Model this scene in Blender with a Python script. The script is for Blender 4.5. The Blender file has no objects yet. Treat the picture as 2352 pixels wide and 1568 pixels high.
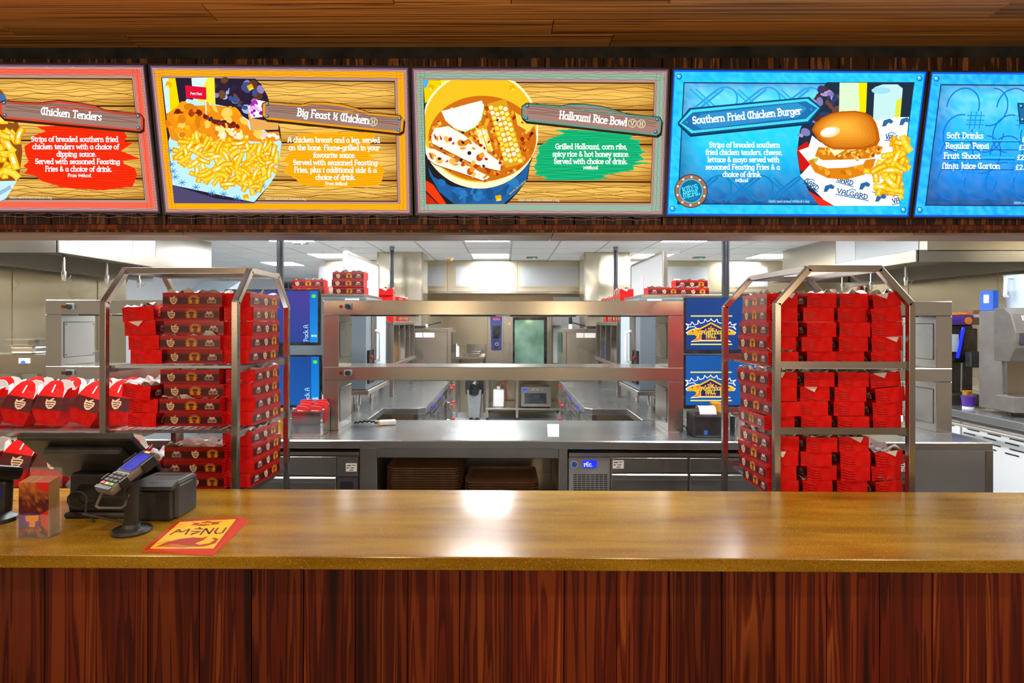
import bpy, math, random
from mathutils import Vector, Matrix, Euler
random.seed(7)
SC = bpy.context.scene
COL = SC.collection
R = math.radians

# ------------------------------------------------------------------ camera
F = 1300.0                      # focal length in pixels of the 2352 x 1568 frame
CX, CY, CAMZ = 1150.0, 738.0, 1.65
CAMR = Matrix.Rotation(R(.45), 3, 'Z') @ Matrix.Rotation(R(90), 3, 'X') @ Matrix.Rotation(R(.115), 3, 'Z')
cd = bpy.data.cameras.new('camera'); cam = bpy.data.objects.new('camera', cd); COL.objects.link(cam)
cam.matrix_world = Matrix.Translation((0, 0, CAMZ)) @ CAMR.to_4x4()
cd.sensor_width = 36.0; cd.lens = 36.0 * F / 2352
cd.shift_x = (1176 - CX) / 2352; cd.shift_y = -(784 - CY) / 2352
cd.clip_start = .05
SC.camera = cam

# ------------------------------------------------------------------ world and exposure
wd = bpy.data.worlds.new('world'); SC.world = wd; wd.use_nodes = True
wd.node_tree.nodes['Background'].inputs[0].default_value = (1.0, .84, .64, 1)
wd.node_tree.nodes['Background'].inputs[1].default_value = .5
SC.view_settings.view_transform = 'Standard'
SC.view_settings.look = 'None'
SC.view_settings.exposure = 0
SC.view_settings.gamma = 1
SC.view_settings.use_curve_mapping = False
PANEL_E = 60.0
SPOT_W = 38.0        # warm downlights over the service counter
PEND_FILL_W = 24.0        # unseen globe pendants added as warm fill from the hall side

# ------------------------------------------------------------------ measuring helpers
def ray(px, py):
    return CAMR @ Vector(((px - CX) / F, (CY - py) / F, -1))
def P(px, py, Y):
    d = ray(px, py); t = Y / d.y
    return Vector((d.x * t, Y, CAMZ + d.z * t))
def X(px, Y, py=738): return P(px, py, Y).x
def Z(py, Y, px=1160): return P(px, py, Y).z
def PZ(px, py, z):
    d = ray(px, py); t = (z - CAMZ) / d.z
    return Vector((d.x * t, d.y * t, z))
def PX(px, py, x):
    d = ray(px, py); t = x / d.x
    return Vector((x, d.y * t, CAMZ + d.z * t))

# ------------------------------------------------------------------ colours and materials
def lin(c):
    return c / 12.92 if c <= .04045 else ((c + .055) / 1.055) ** 2.4
def C(h, a=1.0):
    h = h.lstrip('#')
    return tuple(lin(int(h[i:i + 2], 16) / 255) for i in (0, 2, 4)) + (a,)
def mix(a, b, t): return tuple(a[i] + (b[i] - a[i]) * t for i in range(3)) + (1,)
MATS = {}
def nt(name):
    m = bpy.data.materials.new(name); m.use_nodes = True; MATS[name] = m
    t = m.node_tree; return m, t, t.nodes['Principled BSDF']
def N(t, typ, **kw):
    n = t.nodes.new(typ)
    for k, v in kw.items():
        if k in n.inputs: n.inputs[k].default_value = v
        else: setattr(n, k, v)
    return n
def coords(t, scale=(1, 1, 1), rnd=False):
    tc = N(t, 'ShaderNodeTexCoord'); mp = N(t, 'ShaderNodeMapping'); mp.inputs['Scale'].default_value = scale
    t.links.new(tc.outputs['Object'], mp.inputs['Vector'])
    if rnd:
        oi = N(t, 'ShaderNodeObjectInfo'); ml = N(t, 'ShaderNodeMath', operation='MULTIPLY'); ml.inputs[1].default_value = 37.0
        t.links.new(oi.outputs['Random'], ml.inputs[0]); t.links.new(ml.outputs[0], mp.inputs['Location'])
    return mp.outputs['Vector']
def ramp(t, fac, stops, interp='LINEAR'):
    r = N(t, 'ShaderNodeValToRGB'); r.color_ramp.interpolation = interp
    e = r.color_ramp.elements
    while len(e) < len(stops): e.new(.5)
    for i, (p, c) in enumerate(stops): e[i].position = p; e[i].color = c
    t.links.new(fac, r.inputs[0]); return r.outputs[0]
def bump(t, b, h, s=.1, d=.01):
    n = N(t, 'ShaderNodeBump'); n.inputs['Strength'].default_value = s; n.inputs['Distance'].default_value = d
    t.links.new(h, n.inputs['Height']); t.links.new(n.outputs[0], b.inputs['Normal'])
def mat(name, col, rough=.5, metal=0, spec=.5, var=.12, vs=9.0, coat=0, trans=0, emit=None, es=1.0, scale=(1, 1, 1)):
    if name in MATS: return MATS[name]
    m, t, b = nt(name); c = C(col) if isinstance(col, str) else col
    b.inputs['Roughness'].default_value = rough; b.inputs['Metallic'].default_value = metal
    b.inputs['Specular IOR Level'].default_value = spec; b.inputs['Coat Weight'].default_value = coat
    b.inputs['Coat Roughness'].default_value = .1; b.inputs['Transmission Weight'].default_value = trans
    v = coords(t, scale); n = N(t, 'ShaderNodeTexNoise', Scale=vs, Detail=4.0); t.links.new(v, n.inputs['Vector'])
    o = ramp(t, n.outputs['Fac'], [(.3, mix(c, (0, 0, 0), var)), (.7, mix(c, (1, 1, 1), var * .25))])
    t.links.new(o, b.inputs['Base Color'])
    if emit:
        b.inputs['Emission Color'].default_value = C(emit); b.inputs['Emission Strength'].default_value = es
    return m
def steel(name, col='#aea89e', rough=.27, scale=(1.5, 1.5, 90), bs=0, var=.10):
    m, t, b = nt(name); c = C(col)
    b.inputs['Metallic'].default_value = .92; v = coords(t, scale)
    n = N(t, 'ShaderNodeTexNoise', Scale=3.0, Detail=3.0); t.links.new(v, n.inputs['Vector'])
    n2 = N(t, 'ShaderNodeTexNoise', Scale=2.2, Detail=3.0); t.links.new(coords(t), n2.inputs['Vector'])
    o = ramp(t, n2.outputs['Fac'], [(.3, mix(c, (0, 0, 0), var)), (.7, c)]); t.links.new(o, b.inputs['Base Color'])
    rr = N(t, 'ShaderNodeMapRange'); rr.inputs[3].default_value = rough * .8; rr.inputs[4].default_value = rough * 1.3
    t.links.new(n2.outputs['Fac'], rr.inputs[0]); t.links.new(rr.outputs[0], b.inputs['Roughness'])
    if bs: bump(t, b, n.outputs['Fac'], bs, .002)
    return m
steel('steel', rough=.23); steel('steel_v', scale=(90, 90, 1.5)); steel('steel_top', '#c6cacc', .25, (2, 90, 2), 0)
steel('steel_wall', '#c6bba2', .28, (1.5, 1.5, 3), 0); steel('steel_dark', '#8f8a84', .3)
steel('rack_steel', '#9a9088', .25, (1, 1, 1), 0); steel('chrome', '#d5d5d5', .1, (1, 1, 1), 0.0)
m_ = steel('steel_wavy', '#cfc6b0', .2, (1, 1, 1), 0); t_ = m_.node_tree; n_ = N(t_, 'ShaderNodeTexNoise', Scale=2.6, Detail=0.0); t_.links.new(coords(t_), n_.inputs['Vector']); bump(t_, t_.nodes['Principled BSDF'], n_.outputs['Fac'], 1.0, .035)
steel('filter', '#b4b8bb', .42, (90, 90, 90), .12)
def vcol(name, emissive, strength=1.0, rough=.35):
    m, t, b = nt(name); a = N(t, 'ShaderNodeAttribute', attribute_name='Col')
    if emissive:
        b.inputs['Base Color'].default_value = (.004, .004, .004, 1); b.inputs['Roughness'].default_value = .6; b.inputs['Specular IOR Level'].default_value = .08
        t.links.new(a.outputs['Color'], b.inputs['Emission Color']); b.inputs['Emission Strength'].default_value = strength
    else:
        t.links.new(a.outputs['Color'], b.inputs['Base Color']); b.inputs['Roughness'].default_value = rough
    return m
vcol('screen_print', True, 1.2); vcol('screen_print_blue', True, 1.7); vcol('print', False); vcol('foil_print', False, rough=.25)
def wood(name, stops, scale, rough=.45, spec=.4, detail=3.0, bs=.15, noise=1.0, dist=.6):
    m, t, b = nt(name); v = coords(t, scale, True)
    n = N(t, 'ShaderNodeTexNoise', Scale=noise, Detail=detail, Roughness=.6, Distortion=dist); t.links.new(v, n.inputs['Vector'])
    o = ramp(t, n.outputs['Fac'], stops)
    hs = N(t, 'ShaderNodeHueSaturation'); oi = N(t, 'ShaderNodeObjectInfo'); mr = N(t, 'ShaderNodeMapRange')
    mr.inputs[3].default_value = .72; mr.inputs[4].default_value = 1.25
    t.links.new(oi.outputs['Random'], mr.inputs[0]); t.links.new(mr.outputs[0], hs.inputs['Value'])
    t.links.new(o, hs.inputs['Color']); t.links.new(hs.outputs[0], b.inputs['Base Color'])
    b.inputs['Roughness'].default_value = rough; b.inputs['Specular IOR Level'].default_value = spec
    bump(t, b, n.outputs['Fac'], bs, .004); return m
wood('panel_wood', [(.30, C('#2a0d06')), (.40, C('#5a1c08')), (.445, C('#6a2109')), (.455, C('#3c1208')), (.50, C('#561808')), (.52, C('#74300f')), (.575, C('#7a340f')), (.585, C('#4a1508')), (.63, C('#6a240a')), (.645, C('#92491a')), (.70, C('#521808'))], (20, 20, .6), detail=1.8, dist=.35)
wood('canopy_wood', [(.3, C('#5c3618')), (.42, C('#c88240')), (.5, C('#e0a058')), (.56, C('#7a4620')), (.66, C('#dca05c')), (.78, C('#b0703a'))], (.35, 60, 60), noise=1.0, detail=2.0)
wood('bulkhead_wood', [(.3, C('#231209')), (.46, C('#3a2012')), (.54, C('#2a160c')), (.60, C('#8a5a34')), (.72, C('#6b4224'))], (46, 46, 3.2), detail=2.0)
wood('soffit_wood', [(.3, C('#6d5546')), (.5, C('#a58c78')), (.7, C('#83695a'))], (1.5, 30, 30))
def quartz():
    m, t, b = nt('quartz'); v = coords(t)
    n = N(t, 'ShaderNodeTexNoise', Scale=2.0, Detail=6.0); t.links.new(coords(t, (1.1, 7, 7)), n.inputs['Vector'])
    base = ramp(t, n.outputs['Fac'], [(.30, C('#856010')), (.5, C('#9a7418')), (.70, C('#ac8628'))])
    vo = N(t, 'ShaderNodeTexVoronoi', Scale=170.0); t.links.new(v, vo.inputs['Vector'])
    vd = ramp(t, vo.outputs['Distance'], [(.10, (1, 1, 1, 1)), (.22, (0, 0, 0, 1))])
    hs = N(t, 'ShaderNodeSeparateColor'); t.links.new(vo.outputs['Color'], hs.inputs[0])
    gt = N(t, 'ShaderNodeMath', operation='GREATER_THAN'); gt.inputs[1].default_value = .55; t.links.new(hs.outputs[0], gt.inputs[0])
    ml = N(t, 'ShaderNodeMath', operation='MULTIPLY'); t.links.new(gt.outputs[0], ml.inputs[0]); t.links.new(vd, ml.inputs[1])
    sp = N(t, 'ShaderNodeMixRGB'); sp.inputs[2].default_value = C('#f0d090'); t.links.new(ml.outputs[0], sp.inputs[0]); t.links.new(base, sp.inputs[1])
    n3 = N(t, 'ShaderNodeTexNoise', Scale=320.0, Detail=2.0); t.links.new(v, n3.inputs['Vector'])
    dk = ramp(t, n3.outputs['Fac'], [(.34, (.5, .42, .3, 1)), (.44, (1, 1, 1, 1))])
    mu = N(t, 'ShaderNodeMixRGB', blend_type='MULTIPLY'); mu.inputs[0].default_value = .75
    t.links.new(sp.outputs[0], mu.inputs[1]); t.links.new(dk, mu.inputs[2]); t.links.new(mu.outputs[0], b.inputs['Base Color'])
    b.inputs['Roughness'].default_value = .2; b.inputs['Specular IOR Level'].default_value = .6
quartz()
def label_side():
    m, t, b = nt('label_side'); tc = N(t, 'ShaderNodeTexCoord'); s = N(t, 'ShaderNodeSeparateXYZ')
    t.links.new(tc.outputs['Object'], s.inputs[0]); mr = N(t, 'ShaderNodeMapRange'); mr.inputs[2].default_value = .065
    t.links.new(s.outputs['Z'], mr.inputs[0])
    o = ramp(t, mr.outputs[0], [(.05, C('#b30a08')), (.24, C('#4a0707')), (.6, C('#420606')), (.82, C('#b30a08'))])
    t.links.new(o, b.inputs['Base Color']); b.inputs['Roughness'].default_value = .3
label_side()
mat('red_card', '#f20300', .6, 0, .10, var=.1, vs=30); mat('kraft', '#a87434', .7); mat('white_card', '#ece8e2', .6, var=.04)
mat('black', '#0c0c0d', .4); mat('black_gloss', '#060607', .12); mat('dark_grey', '#2a2a2c', .45); mat('rubber', '#141414', .8)
mat('grey_plastic', '#6d6762', .4); mat('dark_grey_soft', '#5c5650', .4); mat('mid_grey', '#86898c', .45); mat('white', '#e9ebec', .5, var=.03); mat('white_wall', '#e4e7ea', .6, var=.03)
mat('tile_white', '#eef0f0', .75, var=.05, vs=60); mat('grid_white', '#c8c6b8', .5)
mat('floor_grey', '#a4a8ac', .4, vs=30); mat('floor_brown', '#3c2a1d', .6); mat('copper', '#8a3d1e', .3, .8)
mat('void_shade', '#060403', .9); mat('pole_black', '#1d232e', .35); mat('blue_grey', '#8694a0', .35, .35, var=.15, vs=2)
mat('tray_brown', '#8f6844', .55, var=.2, vs=40); mat('glove_red', '#d01018', .4); mat('gold', '#d79a22', .35, .2)
mat('glass_dark', '#10181c', .06, spec=.8); mat('oven_glass_reflect', '#5f8f78', .08, .35, var=.5, vs=3)  # oven glass base colour carries the green of reflected trees
mat('oven_blue', '#12265e', .3); mat('purple', '#4a0c9a', .4); mat('orange', '#f08410', .4); mat('blue_box', '#1a5ac8', .4)
mat('paper', '#efeaf0', .6, var=.05); mat('milky', '#cfe0ef', .35, trans=.25); mat('bag', '#08080a', .22)
mat('knob_red', '#c31818', .4); mat('screen_blue', '#02031a', .4, spec=.02, emit='#0a12b0', es=1.1)
m_, t_, b_ = nt('acrylic'); b_.inputs['Alpha'].default_value = .07; b_.inputs['Roughness'].default_value = .05; b_.inputs['Base Color'].default_value = (.9, .93, .95, 1)
mat('light_panel', '#ffffff', .5, emit='#fbfdff', es=PANEL_E); mat('lamp_warm', '#ffffff', .5, emit='#ffcf90', es=25)
mat('led_green', '#20ff40', .5, emit='#20ff50', es=2); mat('led_blue', '#1030ff', .4, emit='#0a18f0', es=1.6); mat('led_white', '#dfe8ff', .4, emit='#d0dcff', es=1.6)

# ------------------------------------------------------------------ mesh building
ORG = {}
class MB:
    def __init__(s): s.v = []; s.f = []; s.m = []; s.c = []
    def add(s, vs, fs, mi=0, cols=None):
        o = len(s.v); s.v += [tuple(v) for v in vs]
        for f in fs: s.f.append(tuple(i + o for i in f)); s.m.append(mi)
        if cols is not None: s.c += cols
        return s
    def box(s, x0, x1, y0, y1, z0, z1, mi=0):
        return s.add([(x, y, z) for z in (z0, z1) for y in (y0, y1) for x in (x0, x1)],
                     [(0, 2, 3, 1), (4, 5, 7, 6), (0, 1, 5, 4), (2, 6, 7, 3), (0, 4, 6, 2), (1, 3, 7, 5)], mi)
    def obox(s, c, d, rot=(0, 0, 0), mi=0):
        m = Euler(rot).to_matrix(); c = Vector(c); n = len(s.v); s.box(-d[0] / 2, d[0] / 2, -d[1] / 2, d[1] / 2, -d[2] / 2, d[2] / 2, mi)
        for i in range(n, len(s.v)): s.v[i] = tuple(c + m @ Vector(s.v[i]))
        return s
    def bar(s, a, b, w, h=None, mi=0):            # square tube from a to b
        a = Vector(a); b = Vector(b); d = (b - a).normalized(); up = Vector((0, 0, 1)) if abs(d.z) < .95 else Vector((0, 1, 0))
        u = d.cross(up).normalized(); v = u.cross(d); h = h or w; q = []
        for p in (a, b):
            for i, j in ((-1, -1), (1, -1), (1, 1), (-1, 1)): q.append(p + u * (i * w / 2) + v * (j * h / 2))
        return s.add(q, [(0, 1, 2, 3), (7, 6, 5, 4), (0, 4, 5, 1), (1, 5, 6, 2), (2, 6, 7, 3), (3, 7, 4, 0)], mi)
    def cyl(s, a, b, r, r2=None, n=14, mi=0, caps=True):
        a = Vector(a); b = Vector(b); d = (b - a).normalized(); up = Vector((0, 0, 1)) if abs(d.z) < .95 else Vector((1, 0, 0))
        u = d.cross(up).normalized(); v = d.cross(u); r2 = r if r2 is None else r2; q = []
        for p, rr in ((a, r), (b, r2)):
            for i in range(n): t = 2 * math.pi * i / n; q.append(p + u * (math.cos(t) * rr) + v * (math.sin(t) * rr))
        fs = [(i, (i + 1) % n, n + (i + 1) % n, n + i) for i in range(n)]
        if caps: fs += [tuple(range(n - 1, -1, -1)), tuple(range(n, 2 * n))]
        return s.add(q, fs, mi)
    def tube(s, pts, r, n=8, mi=0):
        for a, b in zip(pts, pts[1:]): s.cyl(a, b, r, n=n, mi=mi)
        return s
    def lathe(s, prof, c=(0, 0, 0), n=24, mi=0):
        q = []; k = len(prof)
        for r, z in prof:
            for i in range(n): t = 2 * math.pi * i / n; q.append((c[0] + r * math.cos(t), c[1] + r * math.sin(t), c[2] + z))
        fs = [(j * n + i, j * n + (i + 1) % n, (j + 1) * n + (i + 1) % n, (j + 1) * n + i) for j in range(k - 1) for i in range(n)]
        fs += [tuple(range(n - 1, -1, -1)), tuple(range((k - 1) * n, k * n))]
        return s.add(q, fs, mi)
    def prism(s, pts, vec, mi=0):                  # planar outline pushed along vec
        n = len(pts); vec = Vector(vec); q = [Vector(p) for p in pts] + [Vector(p) + vec for p in pts]
        return s.add(q, [tuple(range(n - 1, -1, -1)), tuple(range(n, 2 * n))] + [(i, (i + 1) % n, n + (i + 1) % n, n + i) for i in range(n)], mi)
    def build(s, name, mats, parent=None, w=0, bevel=0, smooth=False, seg=1):
        org = ORG.get(parent, Vector((0, 0, 0))) if w else Vector((0, 0, 0))
        me = bpy.data.meshes.new(name)
        me.from_pydata([(v[0] - org[0], v[1] - org[1], v[2] - org[2]) for v in s.v], [], s.f)
        for m in ([mats] if isinstance(mats, str) else mats): me.materials.append(MATS[m])
        me.polygons.foreach_set('material_index', s.m)
        if s.c:
            at = me.color_attributes.new('Col', 'FLOAT_COLOR', 'POINT'); flat = [x for c in s.c for x in c]; at.data.foreach_set('color', flat)
        if smooth:
            me.polygons.foreach_set('use_smooth', [True] * len(s.f)); me.set_sharp_from_angle(angle=R(40))
        me.update()
        return link(name, me, parent, bevel, seg)
def link(name, me, parent=None, bevel=0, seg=1):
    o = bpy.data.objects.new(name, me); COL.objects.link(o)
    if parent is not None: o.parent = parent; ORG[o] = ORG.get(parent, Vector((0, 0, 0)))
    if bevel:
        b = o.modifiers.new('bevel', 'BEVEL'); b.width = bevel; b.segments = seg; b.limit_method = 'ANGLE'; b.angle_limit = R(40)
    return o
def tag(o, label, cat, group=None):
    o['label'] = label; o['category'] = cat
    if group: o['group'] = group
    return o
def thing(name, label, cat, loc=(0, 0, 0), rot=(0, 0, 0), group=None):
    o = bpy.data.objects.new(name, None); COL.objects.link(o); o.empty_display_size = .05
    o.location = loc; o.rotation_euler = rot; ORG[o] = Vector(loc); return tag(o, label, cat, group)
def struct(o): o['kind'] = 'structure'; return o
def dup(root, loc, rot=(0, 0, 0), label=None, group=None):
    r = root.copy(); COL.objects.link(r); r.location = loc; r.rotation_euler = rot; ORG[r] = Vector(loc)
    if label: r['label'] = label
    if group: r['group'] = group
    for ch in list(root.children):
        c = ch.copy(); COL.objects.link(c); c.parent = r
        for g in list(ch.children):
            d = g.copy(); COL.objects.link(d); d.parent = c
    return r
def bx(name, m, parent, x0, x1, y0, y1, z0, z1, bevel=.003, w=1):
    return MB().box(x0, x1, y0, y1, z0, z1).build(name, m, parent, w, bevel)

# ------------------------------------------------------------------ flat print
GL = {}
def _o(cx, cy, rx, ry, a0=0, a1=360, n=14):
    return [(cx + rx * math.cos(R(a0 + (a1 - a0) * i / n)), cy + ry * math.sin(R(a0 + (a1 - a0) * i / n))) for i in range(n + 1)]
def _s(x, y): return [(x - .11, y), (x + .11, y)]
def G(ch, w, *st): GL[ch] = (w, st)
G('a', .64, _o(.28, .31, .23, .31), [(.52, .64), (.52, .05), (.62, .0)])
G('b', .6, [(.12, 1), (.12, 0)], _s(.06, 1), _o(.33, .31, .21, .31))
G('c', .54, _o(.31, .32, .25, .32, 40, 320)); G('d', .64, _o(.28, .31, .22, .31), [(.5, 1), (.5, 0)], _s(.45, 1), _s(.55, 0))
G('e', .57, _o(.3, .32, .25, .32, 10, 310), [(.06, .32), (.55, .38)]); G('f', .42, [(.2, 0), (.2, .75)], _o(.37, .76, .17, .22, 50, 180, 6), [(.04, .6), (.4, .6)], _s(.2, 0))
G('g', .6, _o(.28, .34, .21, .29), [(.5, .66), (.5, -.1)], _o(.28, -.1, .22, .2, 180, 360, 8))
G('h', .66, [(.13, 1), (.13, 0)], _o(.33, .4, .2, .24, 0, 180, 8), [(.53, .4), (.53, 0)], _s(.08, 1), _s(.13, 0), _s(.54, 0))
G('i', .3, [(.15, .64), (.15, 0)], [(.11, .88), (.19, .88)], _s(.1, .64), _s(.15, 0)); G('j', .32, [(.2, .64), (.2, -.15)], _o(.06, -.15, .14, .14, 270, 360, 5), [(.16, .88), (.24, .88)])
G('k', .62, [(.13, 1), (.13, 0)], [(.52, .62), (.15, .3)], [(.26, .4), (.56, 0)], _s(.08, 1), _s(.13, 0), _s(.55, 0)); G('l', .3, [(.15, 1), (.15, 0)], _s(.1, 1), _s(.15, 0))
G('m', .96, [(.13, .64), (.13, 0)], _o(.3, .42, .17, .22, 0, 180, 7), [(.47, .42), (.47, 0)], _o(.64, .42, .17, .22, 0, 180, 7), [(.81, .42), (.81, 0)], _s(.13, 0), _s(.47, 0), _s(.81, 0))
G('n', .66, [(.13, .64), (.13, 0)], _o(.33, .4, .2, .24, 0, 180, 8), [(.53, .4), (.53, 0)], _s(.08, .64), _s(.13, 0), _s(.54, 0)); G('o', .62, _o(.31, .32, .25, .32))
G('p', .62, [(.13, .64), (.13, -.3)], _o(.34, .32, .21, .31), _s(.08, .64), _s(.13, -.3)); G('r', .48, [(.13, .64), (.13, 0)], _o(.34, .42, .2, .22, 40, 180, 6), _s(.08, .64), _s(.13, 0))
G('s', .5, [(.45, .56), (.3, .65), (.12, .57), (.13, .42), (.38, .26), (.42, .12), (.28, 0), (.06, .08)]); G('t', .46, [(.2, .86), (.2, .14), (.3, .01), (.42, .05)], [(.04, .62), (.4, .62)])
G('u', .66, [(.13, .64), (.13, .25)], _o(.31, .24, .18, .24, 180, 360, 8), [(.5, .64), (.5, 0)], _s(.09, .64), _s(.46, .64), _s(.55, 0)); G('v', .58, [(.06, .64), (.29, 0), (.53, .64)], _s(.06, .64), _s(.53, .64))
G('w', .88, [(.06, .64), (.23, 0), (.44, .6), (.63, 0), (.83, .64)], _s(.06, .64), _s(.83, .64)); G('y', .58, [(.06, .64), (.29, .05)], [(.53, .64), (.2, -.3)], _s(.06, .64), _s(.52, .64), _s(.18, -.3))
G('A', .7, [(.08, 0), (.16, .8), (.4, 1), (.56, .8), (.62, 0)], [(.1, .42), (.6, .42)], _s(.08, 0), _s(.62, 0))
G('B', .68, [(.14, 0), (.14, 1)], _o(.3, .76, .22, .24, -90, 110, 8), _o(.3, .27, .28, .27, -90, 90, 8), _s(.1, 0), _s(.1, 1))
G('C', .72, _o(.4, .5, .34, .5, 45, 315), [(.46, .95), (.46, .1)]); G('D', .74, [(.14, 0), (.14, 1)], _o(.22, .5, .42, .5, -90, 90, 10), _s(.1, 0), _s(.1, 1))
G('E', .62, _o(.36, .5, .3, .5, 50, 310), [(.08, .52), (.5, .52)]); G('F', .62, [(.16, 0), (.16, 1)], [(.06, 1), (.58, 1), (.58, .88)], [(.16, .55), (.5, .55)], _s(.16, 0))
G('G', .74, _o(.4, .5, .34, .5, 50, 320), [(.62, .18), (.62, .48), (.42, .48)]); G('H', .76, [(.14, 0), (.14, 1)], [(.6, 0), (.6, 1)], [(.14, .52), (.6, .52)], _s(.14, 0), _s(.6, 0), _s(.14, 1), _s(.6, 1))
G('I', .34, [(.17, 0), (.17, 1)], _s(.17, 0), _s(.17, 1)); G('J', .4, [(.26, 1), (.26, -.1)], _o(.1, -.1, .16, .16, 270, 360, 5), _s(.26, 1)); G('K', .68, [(.14, 0), (.14, 1)], [(.58, 1), (.16, .45)], [(.28, .58), (.62, 0)], _s(.14, 0), _s(.14, 1))
G('L', .58, [(.14, 1), (.14, 0), (.54, 0), (.54, .16)], _s(.14, 1)); G('M', .9, [(.1, 0), (.14, .8), (.28, 1), (.45, .75), (.45, .1)], [(.45, .75), (.62, 1), (.76, .8), (.8, 0)], _s(.1, 0), _s(.8, 0))
G('N', .72, [(.14, 0), (.14, .75), (.3, 1), (.52, .9), (.58, .7), (.58, 0)], _s(.14, 0), _s(.58, 0)); G('P', .66, [(.16, 0), (.16, 1)], _o(.3, .72, .28, .28, -100, 110, 9), _s(.16, 0), _s(.12, 1))
G('R', .7, [(.16, 0), (.16, 1)], _o(.3, .74, .26, .26, -100, 110, 9), [(.32, .46), (.64, 0)], _s(.16, 0), _s(.12, 1)); G('S', .64, [(.58, .8), (.42, 1), (.16, .92), (.12, .68), (.34, .52), (.54, .36), (.52, .1), (.3, 0), (.08, .16)], [(.1, .5), (.56, .5)])
G('T', .66, [(.34, 0), (.34, 1)], [(.06, .86), (.06, 1), (.62, 1), (.62, .86)], _s(.34, 0)); G('U', .74, [(.12, 1), (.12, .3)], _o(.36, .3, .24, .3, 180, 360, 8), [(.6, .3), (.6, 1)], _s(.12, 1), _s(.6, 1)); G('V', .7, [(.06, 1), (.34, 0), (.62, 1)], _s(.06, 1), _s(.62, 1))
G('0', .58, _o(.29, .42, .21, .42)); G('1', .34, [(.06, .68), (.17, .84), (.17, 0)], _s(.17, 0)); G('2', .54, _o(.27, .62, .18, .22, -20, 170, 8)[::-1] + [(.08, 0), (.48, 0), (.48, .1)])
G('3', .54, _o(.26, .63, .18, .21, -90, 150, 8)[::-1], _o(.25, .22, .21, .22, -150, 90, 8)); G('4', .56, [(.38, 0), (.38, .84), (.06, .28), (.52, .28)]); G('5', .54, [(.46, .84), (.14, .84), (.12, .5)], _o(.25, .26, .21, .26, -150, 120, 9))
G('6', .56, _o(.28, .24, .2, .24), _o(.42, .34, .34, .5, 100, 180, 6)); G('8', .56, _o(.28, .64, .16, .19), _o(.28, .23, .2, .23)); G('9', .56, _o(.28, .6, .2, .24), _o(.14, .5, .34, .5, -80, 0, 6))
G('&', .72, [(.66, .04), (.16, .7), (.24, .95), (.42, .9), (.42, .7), (.12, .36), (.12, .12), (.3, 0), (.52, .1), (.62, .4)]); G('.', .26, [(.09, .05), (.17, .05)]); G(',', .26, [(.14, .08), (.08, -.14)]); G("'", .22, [(.12, 1), (.1, .78)])
G('-', .42, [(.06, .32), (.36, .32)]); G('£', .56, [(.5, .78), (.36, .88), (.22, .72), (.22, .08), (.08, 0), (.5, 0)], [(.08, .42), (.42, .42)]); G('½', .72, [(.14, 1), (.14, .5)], [(.08, .1), (.62, .95)], [(.42, .42), (.58, .42), (.58, .26), (.42, .04), (.64, .04)])
G(':', .26, [(.13, .12), (.13, .2)], [(.13, .52), (.13, .6)]); G(' ', .34)
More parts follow.
